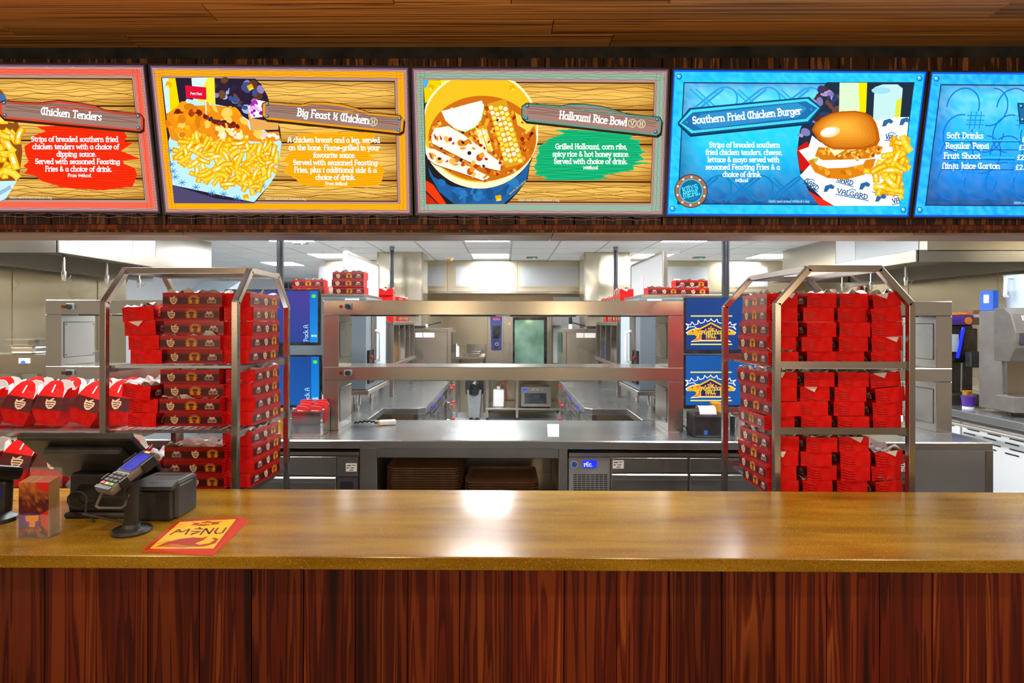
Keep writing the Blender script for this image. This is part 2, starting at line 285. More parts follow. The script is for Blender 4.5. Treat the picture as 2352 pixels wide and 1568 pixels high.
class Paint:
    def __init__(s, mp, nrm, z0=.0004, step=1.5e-5):
        s.mp = mp; s.n = Vector(nrm).normalized(); s.z = z0; s.st = step; s.b = MB()
    def up(s): s.z += s.st
    def _p(s, x, y): return s.mp(x, y) + s.n * s.z
    def poly(s, pts, col, up=True):
        if up: s.up()
        col = C(col) if isinstance(col, str) else col
        q = [s._p(*p) for p in pts]; s.b.add(q, [tuple(range(len(q)))], 0, [col] * len(q)); return s
    def ell(s, cx, cy, rx, ry, col, rot=0, n=20, up=True):
        c, si = math.cos(R(rot)), math.sin(R(rot))
        return s.poly([(cx + a * c - b * si, cy + a * si + b * c) for a, b in _o(0, 0, rx, ry, 0, 360, n)[:-1]], col, up)
    def line(s, pts, w, col, up=True):
        if up: s.up()
        col = C(col) if isinstance(col, str) else col
        n = len(pts); q = []
        for i in range(1, n - 1):          # break the ribbon at sharp corners
            ax, ay, bx_, by_ = pts[i][0] - pts[i - 1][0], pts[i][1] - pts[i - 1][1], pts[i + 1][0] - pts[i][0], pts[i + 1][1] - pts[i][1]
            if ax * bx_ + ay * by_ < .55 * math.hypot(ax, ay) * math.hypot(bx_, by_):
                s.line(pts[:i + 1], w, col, False); return s.line(pts[i:], w, col, False)
        for i in range(n):
            a = pts[max(i - 1, 0)]; b = pts[min(i + 1, n - 1)]; dx, dy = b[0] - a[0], b[1] - a[1]; l = math.hypot(dx, dy) or 1
            nx, ny = -dy / l * w / 2, dx / l * w / 2; x, y = pts[i]
            if i == 0: x -= dx / l * w * .2; y -= dy / l * w * .2
            if i == n - 1: x += dx / l * w * .2; y += dy / l * w * .2
            q += [s._p(x + nx, y + ny), s._p(x - nx, y - ny)]
        s.b.add(q, [(2 * i, 2 * i + 1, 2 * i + 3, 2 * i + 2) for i in range(n - 1)], 0, [col] * (2 * n)); return s
    def grid(s, quad, nx, ny, fn):
        s.up(); (a, b, c, d) = quad; q = []; cs = []
        for j in range(ny + 1):
            for i in range(nx + 1):
                u, v = i / nx, j / ny
                x = (a[0] * (1 - u) + b[0] * u) * (1 - v) + (d[0] * (1 - u) + c[0] * u) * v
                y = (a[1] * (1 - u) + b[1] * u) * (1 - v) + (d[1] * (1 - u) + c[1] * u) * v
                q.append(s._p(x, y)); cs.append(fn(u, v))
        s.b.add(q, [(j * (nx + 1) + i, j * (nx + 1) + i + 1, (j + 1) * (nx + 1) + i + 1, (j + 1) * (nx + 1) + i) for j in range(ny) for i in range(nx)], 0, cs); return s
    def text(s, st, a, b, h, col='#ffffff', w=.15):
        s.up(); tot = sum(GL[c][0] for c in st); dx, dy = (b[0] - a[0]) / tot, (b[1] - a[1]) / tot; l = math.hypot(dx, dy)
        ux, uy = dx / l, dy / l; vx, vy = uy, -ux; x = 0
        for c in st:
            for pl in GL[c][1]:
                s.line([(a[0] + dx * (x + p) + vx * q * h, a[1] + dy * (x + p) + vy * q * h) for p, q in pl], w * h, col, False)
            x += GL[c][0]
        return s
    def build(s, name, m, parent=None, w=1): return s.b.build(name, m, parent, w)
def inpoly(x, y, pts):
    r = False; n = len(pts)
    for i in range(n):
        (x1, y1), (x2, y2) = pts[i], pts[i - 1]
        if (y1 > y) != (y2 > y) and x < (x2 - x1) * (y - y1) / (y2 - y1) + x1: r = not r
    return r

# ================================================================== the room shell
CEIL = 2.634
struct(MB().box(-6.5, 6.5, 2.3, 14, -.06, 0).build('floor', 'floor_grey'))
struct(MB().box(-6.5, 6.5, -5, 2.3, -.06, 0).build('floor_hall', 'floor_brown'))
struct(MB().box(-4.9, -4.78, 2.62, 7.1, 0, CEIL).build('wall_left', 'steel_wall'))
struct(MB().box(5.1, 5.22, 2.62, 10.42, 0, CEIL).build('wall_right', 'steel_wall'))
wb = struct(MB().box(-2.95, 5.22, 10.3, 10.42, 0, CEIL).build('wall_back', 'steel_wall'))
struct(MB().box(-6.5, -2.95, 13, 13.12, 0, CEIL).build('wall_far_left', 'white_wall'))
struct(MB().box(-6.5, -6.38, 7.1, 13, 0, CEIL).build('wall_side_room', 'white_wall'))
struct(MB().box(-6.5, -4.9, 7.0, 7.12, 0, CEIL).build('wall_side_return', 'white_wall'))
struct(MB().box(-2.95, -2.83, 10.42, 13, 0, CEIL).build('wall_inner_return', 'white_wall'))
for nm, par, xs in (('wall_left', -4.775, (2.7, 4.2, 5.45, 6.6)), ('wall_right', 5.097, (2.7, 4.6, 5.9, 7.2, 8.6))):
    for y in xs: MB().box(par - .003, par + .003, y, y + .03, .1, CEIL - .05).build('cladding_strip', 'steel_wall', bpy.data.objects[nm])
# suspended ceiling: white grid with separate tiles, some of them light panels
ce = struct(MB().box(-6.5, 6.5, 2.62, 14, CEIL + .012, CEIL + .06).build('ceiling', 'grid_white'))
gx = [.08 + .6 * i for i in range(-11, 11)]; gy = [2.8 + .6 * i for i in range(0, 18)]
PAN = {(-4, -2): 'left of centre', (2, -2): 'right of centre', (-7, -1): 'over the left cooking line', (6, -1): 'over the drinks counter', (-5, 4): 'left of centre', (-1, 4): 'at the centre', (3, 4): 'right of centre', (-5, 7): 'left of centre', (-1, 7): 'at the centre', (3, 7): 'right of centre', (6, 7): 'beside the right hood',  # first entries are unseen panels added to brighten the trolley aisle and side hoods
       (-7, 9): 'over the left side room', (-5, 10): 'over the left passage', (-5, 12): 'deep in the left passage', (-5, 1): 'left of centre', (-1, 1): 'at the centre', (3, 1): 'right of centre'}
ROWN = {-2: 'added to light the trolley aisle', -1: 'added to light the side hoods', 1: 'front row above the pass', 4: 'second row behind the soffit', 7: 'row before the back hood', 9: 'far row', 10: 'far row', 12: 'farthest row'}
tm = None
for j, y in enumerate(gy, -2):
    for i in range(-11, 10):
        x = .08 + .6 * i
        if (i, j) in PAN: continue
        if tm is None:
            o = MB().box(.012, .588, .012, .588, 0, .014).build('ceiling_tile', 'tile_white', ce); tm = o.data
        else: o = link('ceiling_tile', tm, ce)
        o.location = (x, y, CEIL)
lp = None
for (i, j), nm in PAN.items():
    x, y = .08 + .6 * i, 4.0 + .6 * j
    lab = 'square white LED ceiling panel %s, %s' % (nm, ROWN[j])
    if lp is None:
        lp = thing('ceiling_light_panel', lab, 'ceiling light', (x, y, CEIL - .004), group='kitchen ceiling panels')
        fb = MB(); fb.box(.0, .6, 0, .03, 0, .014).box(0, .6, .57, .6, 0, .014).box(0, .03, .03, .57, 0, .014).box(.57, .6, .03, .57, 0, .014); fb.build('frame', 'white', lp)
        MB().box(.03, .57, .03, .57, .002, .012).build('diffuser', 'light_panel', lp)
    else: dup(lp, (x, y, CEIL - .004), label=lab)

# bulkhead over the opening
BY = 2.45
wf = struct(MB().box(-5.5, 5.5, BY + .014, BY + .17, 2.05, 3.0).build('wall_front', 'void_shade'))  # near-black colour paints the shade on the bare strip above the planks
struct(MB().box(-6.5, -5.0, BY, 2.75, 0, 3.0).build('wall_front_left', 'panel_wood')); struct(MB().box(5.0, 6.5, BY, 2.75, 0, 3.0).build('wall_front_right', 'panel_wood'))
pm = None
for k in range(-23, 24):
    x = .045 + k * .1265
    if pm is None: o = MB().box(.002, .1245, BY, BY + .014, 2.066, 2.79).build('plank', 'bulkhead_wood', wf, bevel=.002); pm = o.data
    else: o = link('plank', pm, wf, .002)
    o.location = (x, random.uniform(-.003, .003), 0)
t1 = struct(MB().box(-5, 5, BY - .012, BY + .17, 2.045, 2.068).build('trim_1', 'panel_wood', bevel=.003))
s1 = struct(MB().box(-5, 5, BY - .005, BY + .17, 2.033, 2.046).build('trim_2', 'bulkhead_wood'))
for a, b in ((-3.1, -1.4), (-1.397, X(1264, BY + .1)), (X(1264, BY + .1) + .003, 1.75), (1.753, 3.2)):
    MB().box(a, b, BY - .008, BY + .18, 2.024, 2.034).build('soffit_board', 'soffit_wood', s1, bevel=.002)
# timber canopy above the customers
CZ = 2.845
cf = struct(MB().box(-5.5, 5.5, -5, BY + .1, CZ + .014, CZ + .08).build('ceiling_canopy', 'void_shade'))
rows = [(2.364, 2.47, (-1.6, .45, 2.3)), (2.249, 2.364, (-2.05, X(1268, 2.3), 2.2)), (2.134, 2.249, (-1.15, PZ(2255, 50, CZ).x, 2.9)), (2.019, 2.134, (-.42, .02, PZ(1536, 8, CZ).x, 2.4)), (1.904, 2.019, (-1.5, .7)), (1.789, 1.904, (-.6, 1.2)), (1.674, 1.789, (-1.2, 1.6))]
for y0, y1, js in rows:
    e = [-3.4] + list(js) + [3.4]
    for a, b in zip(e, e[1:]):
        MB().box(a + .0015, b - .0015, y0 + .0015, y1 - .0015, CZ, CZ + .014).build('plank', 'canopy_wood', cf, bevel=.002)
MB().box(-5.5, 5.5, -5, 1.674, CZ, CZ + .014).build('canopy_lining', 'canopy_wood', cf)
# warm downlights sunk into the canopy above the customers
dl = None
for k, x in enumerate((-1.9, -.95, 0, .95, 1.9)):
    y = 1.2; lab = 'round warm downlight in the timber canopy above the counter, %s' % ['far left', 'left of centre', 'centre', 'right of centre', 'far right'][k]
    if dl is None:
        dl = thing('downlight', lab, 'lamp', (x, y, CZ), group='canopy downlights')
        MB().lathe([(.05, 0), (.062, 0), (.062, -.006), (.05, -.006)]).build('ring', 'steel', dl)
        MB().lathe([(.048, -.001), (.048, -.003)]).build('lens', 'lamp_warm', dl)
        ld = bpy.data.lights.new('downlight_beam', 'SPOT'); ld.energy = SPOT_W; ld.color = (1, .86, .64); ld.spot_size = R(120); ld.spot_blend = .7; ld.shadow_soft_size = .05
        lo = bpy.data.objects.new('downlight_beam', ld); COL.objects.link(lo); lo.parent = dl; lo.location = (0, 0, -.02)
    else: dup(dl, (x, y, CZ), label=lab)
# unseen globe pendants, added behind the camera to brighten canopy, counter front and trolleys
pd = None
for k, x in enumerate((-2.3, -.75, .8, 2.4)):
    lab = 'warm globe pendant added behind the camera for canopy light, %s' % ['far left', 'left of centre', 'right of centre', 'far right'][k]; loc = (x, -.35, 1.95)
    if pd is None:
        pd = thing('fill_pendant', lab, 'lamp', loc, group='added hall pendants'); MB().cyl((0, 0, .1), (0, 0, CZ - 1.95), .004, n=8).build('cord', 'black', pd); MB().cyl((0, 0, .07), (0, 0, .12), .03, n=16).build('cap', 'gold', pd)
        MB().lathe([(.02, -.085)] + [(.09 * math.sin(R(a)), -.09 * math.cos(R(a))) for a in range(20, 160, 14)] + [(.02, .085)], n=20).build('globe', 'lamp_warm', pd, smooth=True)
        ld = bpy.data.lights.new('fill_pendant_glow', 'POINT'); ld.energy = PEND_FILL_W; ld.color = (1, .78, .5); ld.shadow_soft_size = .1
        lo = bpy.data.objects.new('fill_pendant_glow', ld); COL.objects.link(lo); lo.parent = pd; lo.location = (0, 0, -.2)
    else: dup(pd, loc, label=lab)

# ================================================================== service counter
HC = .95
ct = MB().box(-2.7, 2.7, 1.68, 2.35, HC - .04, HC).build('countertop', 'quartz', bevel=.003, seg=2)
tag(ct, 'long ochre speckled stone service countertop with glossy surface', 'countertop')
cb = thing('service_counter', 'dark red-brown timber clad service counter under the stone top', 'counter', (0, 2.0, 0))
MB().box(-2.6, 2.6, 1.72, 2.3, .1, .909).build('carcass', 'mid_grey', cb, 1)
MB().box(-2.6, 2.6, 1.76, 2.25, 0, .1).build('plinth', 'black', cb, 1)
for k in range(-15, 15):
    x = .022 + k * .1572
    MB().box(x + .0012, x + .156, 1.70 + random.uniform(0, .0025), 1.719, .08, .906).build('plank', 'panel_wood', cb, 1, .0018)

# ================================================================== menu boards
BT = Vector((0, 2.40, 2.104)); BN = Vector((0, -math.cos(R(9.2)), -math.sin(R(9.2))))
def bmap(px, py):
    d = ray(px, py); o = Vector((0, 0, CAMZ)); t = (BT - o).dot(BN) / d.dot(BN); return o + d * t
def cv(ox, oy, f): return lambda pts: [(ox + x / f, oy + y / f) for x, y in pts]
Z1, Z2, Z3, Z4, Z5 = cv(0, 130, 4.021), cv(340, 140, 3.794), cv(930, 140, 3.794), cv(1510, 140, 3.794), cv(2060, 140, 4.236)
def qf(quad):
    a, b, c, d = quad
    return lambda u, v: ((a[0] * (1 - u) + b[0] * u) * (1 - v) + (d[0] * (1 - u) + c[0] * u) * v, (a[1] * (1 - u) + b[1] * u) * (1 - v) + (d[1] * (1 - u) + c[1] * u) * v)
def board(quad, label):
    o = bmap((quad[2][0] + quad[3][0]) / 2, quad[2][1]); t = thing('menu_screen', label, 'menu screen', o, group='menu screens above the counter')
    q = [bmap(x + dx * 4.5, y + dy * 4) for (x, y), (dx, dy) in zip(quad, ((-1, -1), (1, -1), (1, 1), (-1, 1)))]
    MB().prism(q, -BN * .045).build('casing', 'black', t, 1, .002)
    rim = MB()
    qi = [bmap(*p) for p in quad]
    for i in range(4): a, b, c, d = q[i], q[(i + 1) % 4], qi[(i + 1) % 4], qi[i]; rim.prism([a, b, c, d], BN * .004)
    rim.build('bezel', 'black', t, 1)
    for x in (.25, .75):
        c = q[0].lerp(q[1], x).lerp(q[3].lerp(q[2], x), .5) - BN * .045
        MB().box(c.x - .05, c.x + .05, c.y - .002, BY + .003, c.z - .09, c.z + .09).build('wall_bracket', 'dark_grey', t, 1)
    return t
def wavy(p, f, u0, u1, v, amp, w, col, n=26, fr=None):
    fr = fr or random.uniform(5, 12); ph = random.uniform(0, 6); a2 = random.uniform(0, 6)
    p.line([f(u0 + (u1 - u0) * i / n, v + amp * (math.sin(ph + fr * i / n * 2) + .6 * math.sin(a2 + fr * 2.3 * i / n * 2))) for i in range(n + 1)], w, col, False)
def timber_bg(quad, band, band2, t):
    f = qf(quad); p = Paint(bmap, BN, .0005)
    def r(u0, v0, u1, v1, col): p.poly([f(u0, v0), f(u1, v0), f(u1, v1), f(u0, v1)], col)
    r(0, 0, 1, 1, '#6a4a6a'); r(.006, .012, .994, .99, '#b48c80'); r(.018, .028, .982, .972, band); r(.040, .068, .960, .934, '#b08a7c'); r(.052, .090, .948, .918, '#2a1206')
    vs = [.092, .278, .515, .772, .915]
    for a, b in zip(vs, vs[1:]):
        p.grid([f(.054, a + .006), f(.946, a + .006), f(.946, b - .004), f(.054, b - .004)], 14, 6, lambda u, v: mix(C('#f4c25c'), C('#a56a1c'), min(1, max(0, abs(v - .45) ** 1.6 * 1.9 + .5 * max(0, abs(u - .5) - .42) * 8 + random.uniform(0, .14)))))
        p.up()
        for k in range(9): wavy(p, f, .055, .945, a + .02 + (b - a - .04) * k / 8, .008, random.uniform(.7, 1.5), '#7a4c16')
    p.up()
    for k in range(4):
        for v in (.012, .975): wavy(p, f, .01, .99, v + .004 + k * .018, .004, .8, '#7a5a50' if k != 1 else band2, 40, 26)
    for e in (.012, .030, .046, .988, .970, .954):
        p.line([f(e + .002 * math.sin(k * 1.9), .02 + .96 * k / 40) for k in range(41)], .8, band2, False)
    for k in range(46):
        v = .06 + .88 * k / 45
        for e in (.0, .962): p.line([f(.019 + e, v), f(.038 + e, v + random.uniform(-.006, .006))], .6, band2, False)
    p.build('screen', 'screen_print', t); return f
def plaque(pts, studs, edge, inner, scr, t, scribble):
    p = Paint(bmap, BN, .0120); cx = sum(a for a, b in pts) / len(pts); cy = sum(b for a, b in pts) / len(pts)
    p.poly([(x + 2, y + 4) for x, y in pts], '#3a2110'); p.poly(pts, '#1c1008')
    def ins(k, ky): return [(cx + (x - cx) * k, cy + (y - cy) * ky) for x, y in pts]
    # inner outlines follow the plank slope
    sl = .105
    def shrink(d):
        o = []
        for x, y in pts:
            m = cy + (x - cx) * sl; o.append((x + (d if x < cx else -d) * (1 if abs(x - cx) > (max(a for a, b in pts) - cx) * .9 else 0), y + (d if y < m else -d)))
        return o
    p.poly(shrink(1.6), edge); p.poly(shrink(6.2), inner)
    p.up(); x0, x1 = min(a for a, b in pts) + 14, max(a for a, b in pts) - 14
    for k in range(6):
        ph = random.uniform(0, 6)
        p.line([(x0 + (x1 - x0) * i / 20, cy + (x0 + (x1 - x0) * i / 20 - cx) * sl - 12 + k * 5 + math.sin(ph + i * .8) * 1.2) for i in range(21)], .9, '#54382e', False)
    p.up()
    for a, b in zip(scribble, scribble[1:]): p.line([a, b], 1.2, edge, False)
    for x, y in studs: p.ell(x, y, 4.2, 4.2, '#0c1a22'); p.ell(x - .3, y - .3, 3.2, 3.2, '#3f7f98'); p.ell(x - 1, y - 1.1, 1.1, 1.1, '#d8f0fa')
    p.build('title_plaque', 'screen_print', t)
def letters(rows, t, foot=None, footcol='#d8c8a0', z0=.0150):
    p = Paint(bmap, BN, z0)
    for st, a, b, h in rows[1:]: p.text(st, a, b, h, '#ffffff', .17)
    p.build('description_lettering', 'screen_print', t)
    if foot: p = Paint(bmap, BN, z0); p.text('Adults need around 2000kcal a day.', foot[0], foot[1], 5.5, footcol, .16); p.build('footnote_lettering', 'screen_print', t)
    p = Paint(bmap, BN, z0); p.text(*rows[0], '#ffffff', .17)
    return p
def splash(pts, col, col2, t, f):
    p = Paint(bmap, BN, .0030); p.poly(pts, col)
    xs = [a for a, b in pts]; ys = [b for a, b in pts]; p.up()
    for k in range(26):
        y = min(ys) + (max(ys) - min(ys)) * (k + .5) / 26; x = min(xs); run = []
        ph = random.uniform(0, 6)
        while x < max(xs):
            if inpoly(x, y, pts) and inpoly(x, y + 2, pts) and inpoly(x, y - 2, pts): run.append((x, y + math.sin(ph + x * .05) * 1.2))
            else:
                if len(run) > 4: p.line(run, 1.0, col2, False)
                run = []
            x += 5
        if len(run) > 4: p.line(run, 1.0, col2, False)
    p.build('paint_splash', 'screen_print', t)
def fries(p, region, n, L=(20, 34), w=(9, 12), seed=1):
    rnd = random.Random(seed); xs = [a for a, b in region]; ys = [b for a, b in region]; k = 0
    while k < n:
        x, y = rnd.uniform(min(xs), max(xs)), rnd.uniform(min(ys), max(ys))
        if not inpoly(x, y, region): continue
        k += 1; a = rnd.uniform(0, math.pi); l = rnd.uniform(*L); ww = rnd.uniform(*w); bend = rnd.uniform(-.5, .5)
        pts = [(x + (i / 8 - .5) * l * math.cos(a + bend * (i / 8 - .5)), y + (i / 8 - .5) * l * math.sin(a + bend * (i / 8 - .5))) for i in range(9)]
        p.line(pts, ww + 2, rnd.choice(['#d87c00', '#c06400', '#e89400'])); p.line(pts, ww, rnd.choice(['#ffc414', '#ffb400', '#ffd02a', '#f6a800'])); p.up()
        nx, ny = -math.sin(a), math.cos(a)
        for i in range(1, 8):
            q = pts[i]; p.ell(q[0], q[1], ww * .34, ww * .24, '#ffe06a' if i % 2 else '#ffcf30', math.degrees(a), 8, False)
        if rnd.random() < .35: p.line(pts[2:6], ww * .42, '#fff8d8')
def blotch(p, region, n, r, cols, seed=3):
    rnd = random.Random(seed); xs = [a for a, b in region]; ys = [b for a, b in region]; k = 0
    while k < n:
        x, y = rnd.uniform(min(xs), max(xs)), rnd.uniform(min(ys), max(ys))
        if inpoly(x, y, region):
            p.ell(x, y, rnd.uniform(*r), rnd.uniform(*r), rnd.choice(cols), rnd.uniform(0, 180), 9); k += 1
def confetti(p, pts):
    for x, y, a in pts:
        p.poly([(x + 9 * math.cos(R(a + k * 90)), y + 9 * math.sin(R(a + k * 90))) for k in range(4)], '#e8a800'); p.poly([(x + 9 * math.cos(R(a + k * 90)), y + 9 * math.sin(R(a + k * 90))) for k in range(2)] + [(x, y)], '#ffd848')

# --- chicken tenders
Q1 = [(-259, 147), (331, 150), (366, 487), (-201, 485)]
t = board(Q1, 'leftmost lit menu screen reading Chicken Tenders on red paint')
f = timber_bg(Q1, '#f2604a', '#c02a1c', t)
p = Paint(bmap, BN, .0012); reg = [(-220, 180), (-20, 182), (10, 215), (45, 290), (52, 350), (44, 410), (10, 458), (-10, 466), (-190, 466)]
p.poly(reg, '#8a4a18'); p.poly([(-200, 420), (40, 415), (14, 456), (-10, 466), (-190, 466)], '#bfe4f6'); p.poly([(-20, 214), (10, 216), (18, 232), (-20, 240)], '#3a6a9c')
fries(p, [(-190, 270), (34, 262), (48, 320), (40, 400), (-190, 430)], 90, (26, 44), (13, 17)); p.up()
for k in range(14): p.line([(-6 + k * 2.4, 444 - k * 1.4), (-4 + k * 2.4, 452 - k * 1.4)], 1.2, '#1c5a98', False)
p.build('food_picture', 'screen_print', t)
splash(Z1([(345, 645), (520, 640), (700, 655), (1080, 690), (1150, 690), (1180, 740), (1150, 780), (1230, 800), (1120, 870), (1240, 920), (1310, 945), (1140, 960), (1150, 990), (1250, 1030), (1270, 1090), (1260, 1120), (1230, 1200), (960, 1235), (650, 1215), (400, 1190), (550, 1195), (390, 1150), (330, 1100), (230, 1080), (260, 1040), (220, 1010), (270, 970), (240, 900), (230, 830), (310, 780), (290, 740), (430, 690), (345, 650)]), '#f52a06', '#c81402', t, f)
plaque(Z1([(15, 430), (60, 408), (380, 430), (560, 405), (760, 430), (900, 455), (980, 490), (1060, 503), (1310, 528), (1345, 565), (1345, 680), (1310, 700), (60, 585), (15, 540)]), Z1([(62, 433), (68, 545), (1293, 555), (1295, 663)]), '#d0402c', '#96766a', None, t, Z1([(490, 475), (640, 465), (930, 512), (700, 495), (500, 475), (900, 490)]))
p = letters([('Chicken Tenders', (100, 264), (239, 278), 16), ('Strips of breaded southern fried', (78, 326), (277, 326.5), 11.5), ('chicken tenders with a choice of', (81, 343), (279, 343.5), 11.5), ('dipping sauce.', (136.5, 360), (227, 360.3), 11.5), ('Served with seasoned Feasting', (87, 377), (281, 377.5), 11.5), ('Fries & a choice of drink.', (110, 394), (263, 394.5), 11.5), ('From 946kcal', (161.5, 406.5), (215, 407), 7)], t, ((29, 456), (127, 456.5)))
p.build('title_lettering', 'screen_print', t)
# --- half chicken
Q2 = [(345, 151), (937, 156), (944, 491), (379, 489)]
t = board(Q2, 'lit menu screen reading Big Feast Chicken with orange border'); f = timber_bg(Q2, '#ffa408', '#c87400', t)
p = Paint(bmap, BN, .0012); reg = Z2([(115, 145), (925, 155), (985, 200), (1040, 300), (1062, 370), (1150, 580), (1165, 700), (1150, 830), (1110, 1000), (1050, 1090), (990, 1170), (925, 1240), (230, 1240)])
p.poly(reg, '#241a30'); blotch(p, Z2([(560, 160), (920, 165), (1000, 260), (900, 440), (600, 330)]), 40, (3, 12), ['#3a4a88', '#5a3420', '#8a7ab0', '#2a2038', '#6a4428', '#a0a8d8'])
p.poly(Z2([(125, 150), (240, 150), (285, 440), (165, 460)]), '#f2d000'); p.poly(Z2([(125, 150), (180, 150), (195, 440), (160, 460)]), '#c8e8e8'); p.poly(Z2([(380, 150), (580, 145), (590, 390), (400, 390)]), '#f6e23a'); p.poly(Z2([(380, 150), (520, 148), (450, 300), (400, 380)]), '#cfeef0')
p.poly(Z2([(180, 700), (240, 500), (340, 330), (700, 400), (1165, 700), (1150, 830), (1110, 1000), (1050, 1090), (925, 1230), (215, 1080)]), '#b6e4f8')
p.poly(Z2([(215, 1080), (600, 1200), (925, 1230), (915, 1240), (230, 1240)]), '#4c4468'); p.up()
for (a, b) in ((240, 1010), (300, 1060), (420, 1100), (660, 1160), (780, 1195), (930, 1130), (1000, 1090), (205, 900), (200, 780), (220, 960), (560, 1150)):
    q = Z2([(a, b)])[0]
    for k in range(7): p.line([q, (q[0] + 9 * math.cos(k * .9), q[1] + 7 * math.sin(k * .9))], 1.4, '#2a78b8', False)
ch = Z2([(160, 470), (240, 410), (340, 385), (430, 390), (560, 385), (700, 400), (800, 440), (850, 530), (890, 600), (1000, 620), (1140, 615), (1160, 690), (1060, 710), (900, 700), (800, 690), (600, 800), (300, 720), (200, 680), (180, 600)])
p.poly(ch, '#e88a10'); blotch(p, ch, 60, (4, 14), ['#ffb020', '#f09a10', '#d87808', '#ffc858', '#e08c18'], 5); blotch(p, Z2([(220, 420), (440, 440), (840, 590), (700, 580), (420, 470), (230, 470)]), 34, (2, 8), ['#8a2a08', '#6a1a06', '#a83c0c', '#3a2448'], 6)
blotch(p, Z2([(580, 560), (820, 620), (900, 680), (640, 660)]), 14, (3, 9), ['#fff2c8', '#ffe08a'], 9); blotch(p, Z2([(1000, 640), (1150, 640), (1150, 690), (1000, 700)]), 8, (3, 7), ['#f0c8c0', '#fff0e0'], 8)
p.poly(Z2([(872, 400), (950, 340), (1060, 360), (1075, 480), (900, 500)]), '#f2e8f4'); blotch(p, Z2([(880, 400), (950, 345), (1050, 365), (1050, 470), (920, 480)]), 26, (2, 7), ['#b820b8', '#e0a8ea', '#8a1490', '#ffffff'], 4); p.poly(Z2([(870, 430), (905, 500), (1140, 540), (1140, 600), (900, 605)]), '#e0a254')
fries(p, Z2([(250, 720), (420, 640), (560, 700), (800, 720), (1000, 720), (1150, 760), (1120, 950), (1010, 1090), (870, 1110), (600, 1080), (380, 980), (260, 900)]), 150, (18, 32), (8, 11), 2)
p.line(Z2([(515, 330), (520, 470)]), 2.5, '#f8f0e4'); p.poly(Z2([(338, 218), (520, 236), (522, 344), (345, 328)]), '#d80a34'); p.text('Peri Peri', Z2([(382, 297)])[0], Z2([(482, 303)])[0], 5, '#ffffff', .18)
confetti(p, [(391, 196, 70), (578, 202, 20), (568, 453, 30)]); p.build('food_picture', 'screen_print', t)
splash(Z2([(1310, 640), (1500, 625), (1980, 620), (1975, 690), (1900, 760), (2060, 800), (1930, 820), (1990, 880), (2060, 935), (2040, 1040), (2010, 1085), (1700, 1105), (1350, 1085), (1290, 1030), (1180, 960), (1230, 900), (1180, 870), (1250, 790), (1200, 760), (1290, 700)]), '#fba808', '#d88206', t, f)
plaque(Z2([(1005, 375), (1040, 355), (1340, 380), (1420, 363), (1560, 362), (1700, 378), (1850, 420), (1930, 450), (2200, 475), (2240, 520), (2230, 620), (2195, 640), (1040, 520), (1005, 485)]), Z2([(1050, 382), (1048, 487), (2197, 507), (2190, 607)]), '#e8940c', '#96766a', None, t, Z2([(1420, 430), (1560, 425), (1860, 468), (1640, 440), (1480, 428), (1800, 445)]))
p = letters([('Big Feast ½ Chicken', (685, 267), (849, 286), 17), ('A chicken breast and a leg, served', (664, 327.5), (874, 328.5), 11.5), ('on the bone. Flame-grilled in your', (666, 345.3), (874, 346), 11.5), ('favourite sauce.', (722, 362.5), (819, 363), 11.5), ('Served with seasoned Feasting', (676, 379.3), (869, 380), 11.5), ('Fries, plus 1 additional side & a', (678.5, 396.2), (867, 396.8), 11.5), ('choice of drink.', (727.5, 412.8), (819, 413.2), 11.5), ('From 1115kcal', (749, 425.2), (800, 425.5), 7)], t, ((613, 459), (707.5, 459.5)))
def icon(p, x, y, st):
    p.line(_o(x, y, 9, 9, 0, 360, 22), 1.3, '#e8e8b8'); p.text(st, (x - 4.5, y + 4.5), (x + 4.5, y + 5), 9, '#e8e8b8', .16)
icon(p, 859.3, 281.5, 'H'); p.build('title_lettering', 'screen_print', t)
# --- halloumi rice bowl
Q3 = [(947, 157), (1535, 160), (1523, 494), (958, 491)]
t = board(Q3, 'lit menu screen reading Halloumi Rice Bowl on green paint'); f = timber_bg(Q3, '#8cac98', '#4c7868', t)
p = Paint(bmap, BN, .0012); reg = Z3([(160, 165), (940, 175), (990, 240), (1050, 340), (1110, 470), (1150, 590), (1140, 760), (1090, 900), (1070, 1030), (980, 1150), (890, 1245), (185, 1248)])
p.poly(reg, '#1c1a20'); p.poly(Z3([(160, 165), (330, 170), (240, 320), (175, 370)]), '#e8c800'); p.poly(Z3([(160, 165), (210, 166), (190, 230), (168, 240)]), '#48a8e0'); p.poly(Z3([(310, 167), (600, 170), (420, 240), (320, 240)]), '#f0e020')
p.poly(Z3([(200, 920), (250, 1010), (400, 1090), (620, 1120), (830, 1080), (1000, 990), (1090, 880), (1060, 1040), (960, 1160), (860, 1245), (430, 1245), (300, 1140), (220, 1000)]), '#1c5c98'); blotch(p, Z3([(300, 1050), (500, 1120), (800, 1120), (1000, 1020), (900, 1180), (450, 1220)]), 30, (4, 14), ['#1c6cb0', '#184e86', '#2a78b4'], 3)
def clip(pts): return [(min(max(x, 974 + (y - 183) * .021), 1236), max(y, 184)) for x, y in pts]
p.poly(clip([(1102 + a, 297 + b) for a, b in _o(0, 0, 136, 136, 0, 360, 60)]), '#fff2c0'); p.poly(clip([(1102 + a, 293 + b) for a, b in _o(0, 0, 130, 126, 0, 360, 60)]), '#f6bc20'); p.poly(clip([(1108 + a, 318 + b) for a, b in _o(0, 0, 124, 98, 0, 360, 60)]), '#c86a10')
rice = clip([(1106 + a, 326 + b) for a, b in _o(0, 0, 120, 86, 0, 360, 30)]); blotch(p, rice, 330, (2, 6), ['#e88a18', '#c05a0c', '#f0a430', '#a83c08', '#f8c050', '#d87410', '#8a2806'], 11)
rd = random.Random(4)
